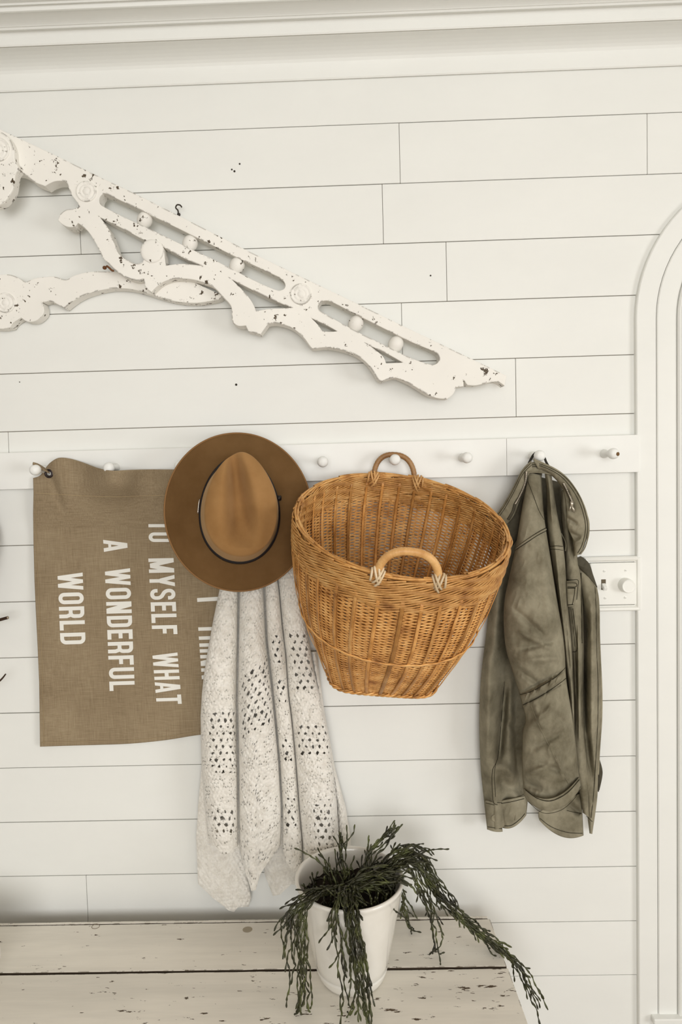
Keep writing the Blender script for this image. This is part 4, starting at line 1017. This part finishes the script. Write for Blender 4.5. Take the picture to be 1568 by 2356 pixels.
kp = at(1437, 1345.5, .0105)
v, f = lathe([(.0165, 0), (.0165, .006), (.0158, .016), (.0150, .0205), (.0138, .0215), (.0125, .0205), (.0115, .0205), (.0001, .0208)], kp, (0, -1, 0), 36); mesh('dimmer_knob', v, f, M_plate, sw)

# ------------------------------------------------------------------ bench
ZBN = Z0-1.059
bn = thing('bench', 'long white painted plank bench with worn edges standing along the wall', 'bench', (-.5, -.3, 0))
XB0, XB1 = -1.5, .3415
M_joint = plain('dark_joint_wood', (.07, .05, .032), .85)
def board(y0, y1, x1, seed, nx=90):
    """plank with a slightly ragged worn edge"""
    bm = boxbm(XB0, x1, -y1, -y0, ZBN-.030, ZBN, .0014, 2)
    bmesh.ops.subdivide_edges(bm, edges=[e for e in bm.edges if abs(e.verts[0].co.x-e.verts[1].co.x) > 1], cuts=nx)
    for v in bm.verts:
        x = v.co.x; 
        if v.co.y > -(y0+y1)/2: v.co.y -= .0016*(noise.noise(Vector((x*26, seed, 0)))*.6+.5)
        else: v.co.y += .0016*(noise.noise(Vector((x*22, seed+5, 0)))*.6+.5)
        if v.co.x > x1-.006: v.co.x -= .0035*abs(noise.noise(Vector((v.co.y*40, seed, v.co.z*30))))
        v.co.z += .0009*noise.noise(Vector((x*3, v.co.y*20, seed)))
    o = from_bm('seat_board', bm, [M_bench, M_joint], bn)
    for p in o.data.polygons:                      # the faces inside the joints take a much darker brown than the seat
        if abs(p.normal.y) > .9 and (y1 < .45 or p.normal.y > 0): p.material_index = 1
    return o
board(.052, .0625, XB1-.004, 1); board(.0628, .2105, XB1, 2); board(.2146, .372, XB1+.002, 3); board(.3755, .50, XB1-.003, 4)
for xx in (-1.40, .22):
    for yy in (-.10, -.44):
        box('leg', xx-.032, xx+.032, yy-.032, yy+.032, 0, ZBN-.0305, M_bench, bn, bev=.003)
for yy in (-.075, -.47): box('apron', -1.36, .19, yy-.011, yy+.011, ZBN-.12, ZBN-.0308, M_bench, bn, bev=.002)
for (px, py, w, h) in [(220, 2132, 9.5, 6), (569, 2139, 12, 7.5)]:
    P = []
    d = fw+rt*(px-CX)/F-up*(py-CY)/F; c = EYE+d*((ZBN-Z0)/d[2])
    a = np.linspace(0, 2*np.pi, 25)
    r1 = np.stack([c[0]+w*.00092*np.cos(a), c[1]+h*.0013*np.sin(a), np.full(25, ZBN+.0004)], 1)
    if px < 300: v, f = tube(r1, .0007, 5, False); mesh('knot', v, f, plain('knot_ring', (.2, .16, .11), .8), bn, label='ring shaped wood knot')
    else: mesh('knot', r1[:-1]+np.array([0, 0, .0001]), [list(range(24))], plain('knot_fill', (.36, .31, .23), .7), bn, label='round filled wood knot')

# ------------------------------------------------------------------ potted plant
PC = np.array([.021, -.224]); RTOP, RBOT, HP = .1105, .0665, .207
pt = thing('potted_plant', 'white glazed flower pot of trailing dark green mistletoe cactus on the bench', 'potted plant', (PC[0], PC[1], ZBN))
RB = lambda h: RBOT+(RTOP-RBOT)*(h/HP)**.92
pf = [(.0005, .0008), (RBOT-.006, .0008), (RBOT-.001, .002), (RBOT+.001, .006)]
for h in (.012, .02, .0235): pf.append((RB(h)+.001, h))
pf += [(RB(.025)-.0012, .025), (RB(.0265)+.0002, .0265)]
for h in np.linspace(.04, .19, 12): pf.append((RB(h), h))
pf += [(RTOP-.002, .197), (RTOP+.0005, .2015), (RTOP, .2055), (RTOP-.003, HP), (RTOP-.0065, .2055), (RTOP-.0085, .200)]
for h in np.linspace(.185, .03, 8): pf.append((RB(h)-.0085, h))
pf.append((.0005, .028))
v, f = lathe(pf, (PC[0], PC[1], ZBN), (0, 0, 1), 96); mesh('pot', v, f, M_pot, pt)
n1, n2 = 20, 60
sv = []
for r in np.linspace(.001, RB(.165)-.009, n1):
    for a in np.linspace(0, 2*np.pi, n2, endpoint=False):
        x, y = r*math.cos(a), r*math.sin(a); sv.append((PC[0]+x, PC[1]+y, ZBN+.163+.008*noise.noise(Vector((x*60, y*60, 1)))+.01*(1-(r/.1)**2)))
mesh('soil', np.array(sv), gridf(n1, n2, True), M_soil, pt)
def segs(P, r0, out):                           # chain of small club-shaped joints along P
    for a, b in zip(P[:-1], P[1:]):
        n = 5; u = np.linspace(0, 1, n)[:, None]; Q = a*(1-u)+b*u
        bow_ = np.cross(b-a, nr.standard_normal(3)); bow_ /= np.linalg.norm(bow_)+1e-9
        Q = Q+bow_*(np.sin(u*np.pi)*np.linalg.norm(b-a)*.05)
        out.append(tube(Q, r0*np.array([.55, .62, .95, 1.15, .6]), 5))
def resample(P, step):
    d = np.concatenate([[0], np.cumsum(np.linalg.norm(np.diff(P, axis=0), axis=1))]); n = max(2, int(d[-1]/step)+1)
    t = np.linspace(0, d[-1], n); return np.stack([np.interp(t, d, P[:, k]) for k in range(3)], 1)
def strand(pts3, r=.0019, fork=.5, step=.018, wob=.0025, grav=1.):
    P = resample(smoothpath(pts3, 60), step*rnd.uniform(.85, 1.15))
    wv = nr.standard_normal(P.shape)*wob; wv[0] = 0; P = P+wv; P[:, 2] = np.where(P[:, 0] < XB1+.004, np.maximum(P[:, 2], ZBN+.006), P[:, 2])
    out = []; segs(P, r, out)
    for i in range(1, len(P)):
        if rnd.random() < fork:
            d = P[i]-P[i-1]; d = d/np.linalg.norm(d); q = [P[i]]
            for k in range(rnd.choice((1, 2, 2, 3))):
                dd = d+nr.standard_normal(3)*.21+np.array([0, 0, -.16*grav]); dd /= np.linalg.norm(dd); d = dd
                q.append(q[-1]+dd*step*rnd.uniform(.7, 1.05))
                h = q[-1][2]-ZBN; e = q[-1][:2]-PC; rr = np.linalg.norm(e)
                if 0 < h < HP+.006:                    # shoots bend away from the pot wall instead of through it
                    inner = np.linalg.norm(q[-2][:2]-PC) < RB(h)-.002
                    if inner and rr > RB(h)-.015: q[-1][:2] = PC+e/rr*(RB(h)-.015)
                    if not inner and rr < RB(h)+.005: q[-1][:2] = PC+e/rr*(RB(h)+.005)
                if q[-1][0] < XB1+.004: q[-1][2] = max(q[-1][2], ZBN+.006)
            segs(np.array(q), r*.92, out)
    v, f = cat(out); return mesh('stem', v, f, M_plant, pt)
def clump(guide, n, spread, fork=.5, r=.0019, cut=(.62, 1.0), wob=.0025, grav=1., sd=.6):
    for _ in range(n):
        off = nr.standard_normal(3)*spread; off2 = nr.standard_normal(3)*spread
        P = np.array([at(*g) for g in guide]); k = np.linspace(sd, 1.2, len(P))[:, None]
        P = P+off*k+off2*(k-.4)*.6
        S = smoothpath(P, 80); S = S[:max(10, int(80*rnd.uniform(*cut)))]
        # stay outside the pot wall and above the bench
        for i in range(len(S)):
            h = S[i, 2]-ZBN; dx, dy = S[i, 0]-PC[0], S[i, 1]-PC[1]; rr = math.hypot(dx, dy)
            if h < HP+.004 and h > 0 and i > 12:
                need = RB(max(h, 0))+.006
                if rr < need and rr > RB(max(h, 0))-.012: S[i, 0], S[i, 1] = PC[0]+dx/rr*need, PC[1]+dy/rr*need
            if h < .006 and S[i, 0] < XB1+.004: S[i, 2] = ZBN+.006
        strand(S, r, fork, wob=wob, grav=grav)
# (photo x, photo y, distance off wall) of the runs each clump follows
clump([(770, 2050, .26), (715, 2060, .315), (690, 2110, .335), (690, 2190, .335), (690, 2290, .33), (672, 2440, .33)], 9, .008, .36, cut=(.72, 1))
clump([(770, 2040, .26), (720, 2060, .31), (680, 2085, .325), (660, 2130, .33), (652, 2180, .33)], 5, .008, .5)
clump([(800, 2050, .27), (785, 2085, .335), (790, 2140, .342), (800, 2230, .345), (808, 2300, .345), (800, 2460, .345)], 11, .013, .36, cut=(.7, 1))
clump([(810, 2050, .28), (815, 2085, .335), (825, 2140, .342), (838, 2230, .345), (845, 2300, .345), (850, 2440, .345)], 7, .010, .36, cut=(.7, 1))
clump([(800, 2060, .28), (770, 2085, .335), (765, 2130, .34), (752, 2145, .342)], 3, .005, .6)
clump([(870, 2010, .22), (930, 1985, .20), (955, 2010, .195), (985, 2070, .19), (1010, 2150, .185), (1035, 2270, .18)], 6, .009, .42)
clump([(870, 2010, .22), (930, 1975, .20), (960, 1990, .19), (1000, 2050, .18), (1060, 2110, .18), (1130, 2170, .18), (1200, 2230, .18), (1250, 2375, .18)], 10, .011, .42, cut=(.74, 1))
clump([(880, 2000, .21), (935, 1960, .19), (965, 1975, .17), (1000, 2030, .165), (1040, 2090, .165), (1090, 2140, .165)], 5, .009, .5)
clump([(880, 1990, .20), (920, 1965, .18), (950, 1962, .16), (985, 1985, .15), (992, 1975, .15)], 6, .008, .6)
clump([(880, 2010, .18), (920, 2040, .12), (930, 2090, .10), (945, 2150, .10)], 4, .005, .6, cut=(.8, 1))
clump([(830, 2030, .22), (840, 1990, .20), (860, 1950, .18), (885, 1925, .17), (905, 1915, .17)], 7, .007, .75, cut=(.7, 1), grav=-.6)
clump([(800, 2030, .22), (790, 1990, .20), (785, 1960, .19), (800, 1945, .19)], 6, .007, .7, cut=(.6, 1), grav=-.6)
clump([(760, 2040, .23), (752, 2005, .22), (740, 1985, .215), (725, 1978, .215)], 4, .005, .5, cut=(.6, 1), grav=0)
clump([(800, 2045, .26), (850, 2020, .25), (900, 2020, .25), (930, 2040, .25)], 9, .007, .6)
clump([(790, 2050, .26), (850, 2040, .26), (890, 2050, .26)], 8, .010, .7)
for _ in range(90):                              # short upright tufts filling the pot
    a, r = rnd.uniform(0, 2*math.pi), .085*math.sqrt(rnd.random())
    if r*math.sin(a) > .02 and r*math.cos(a) < .03: continue
    p = np.array([PC[0]+r*math.cos(a), PC[1]+r*math.sin(a), ZBN+.165]); d = np.array([math.cos(a)*.3, math.sin(a)*.3, 1])*rnd.uniform(.018, .034)
    strand(np.array([p, p+d*.5+nr.standard_normal(3)*.006, p+d+nr.standard_normal(3)*.012]), .0021, .9, .014, .004, -.3)

# ------------------------------------------------------------------ twig wreath at the left edge
wr = thing('twig_wreath', 'dark brown twisted twig wreath cut off by the left edge of the photo', 'wreath', tuple(at(-160, 1280, .04)))
wc = at(-202, 1262, .085)
for k in range(16):
    a = np.linspace(0, 2*np.pi, 90); rr = .148+.010*np.sin(a*3+k*1.1)+.007*math.sin(k*2.1)
    dep = .055*np.cos(a*4+k*1.7)
    P = np.stack([wc[0]+rr*np.cos(a), wc[1]+dep, wc[2]+rr*1.12*np.sin(a)], 1)
    v, f = tube(P, .0060+.0022*math.sin(k*3.3), 7, False); mesh('twig', v, f, M_twig, wr)
def tw(pts, r0, r1, cut):
    P = smoothpath(pts, 40); v, f = tube(P, np.linspace(r0, r1, 40), 8); o = mesh('twig', v, f, M_twig, wr)
    if cut:
        d = P[-1]-P[-2]; v, f = lathe([(r1*.8, -.0005), (r1*.8, .0004), (.0001, .0006)], P[-1], d, 10); mesh('cut_end', v, f, M_twigend, o)
tw([at(-215, 1408, .075), at(-130, 1432, .066), at(-60, 1438, .058), at(-25, 1433, .058), at(0, 1426, .06), at(18, 1421, .066)], .004, .0036, True)
tw([at(-250, 1402, .08), at(-200, 1500, .06), at(-120, 1585, .05), at(-60, 1598, .05), at(-25, 1583, .052), at(0, 1566, .055), at(13, 1551, .058)], .0045, .0016, False)
tw([at(-160, 1400, .08), at(-130, 1450, .06), at(-110, 1520, .05), at(-120, 1590, .05)], .004, .003, False)

# cream cushion whose edge shows at the lower left
cu = thing('cream_cushion', 'cream cushion on the bench barely showing at the lower left edge', 'cushion', (-.83, -.24, ZBN))
n1, n2 = 25, 40
P = []
for i, ph in enumerate(np.linspace(-math.pi/2, math.pi/2, n1)):
    for a in np.linspace(0, 2*np.pi, n2, endpoint=False):
        cs = lambda w, m: math.copysign(abs(w)**m, w)
        P.append((-.837+.135*cs(math.cos(ph), .6)*cs(math.cos(a), .7), -.235+.045*cs(math.cos(ph), .8)*cs(math.sin(a), .8), ZBN+.058+.057*cs(math.sin(ph), .7)))
mesh('cushion_cover', np.array(P), gridf(n1, n2, True), M_knit, cu)
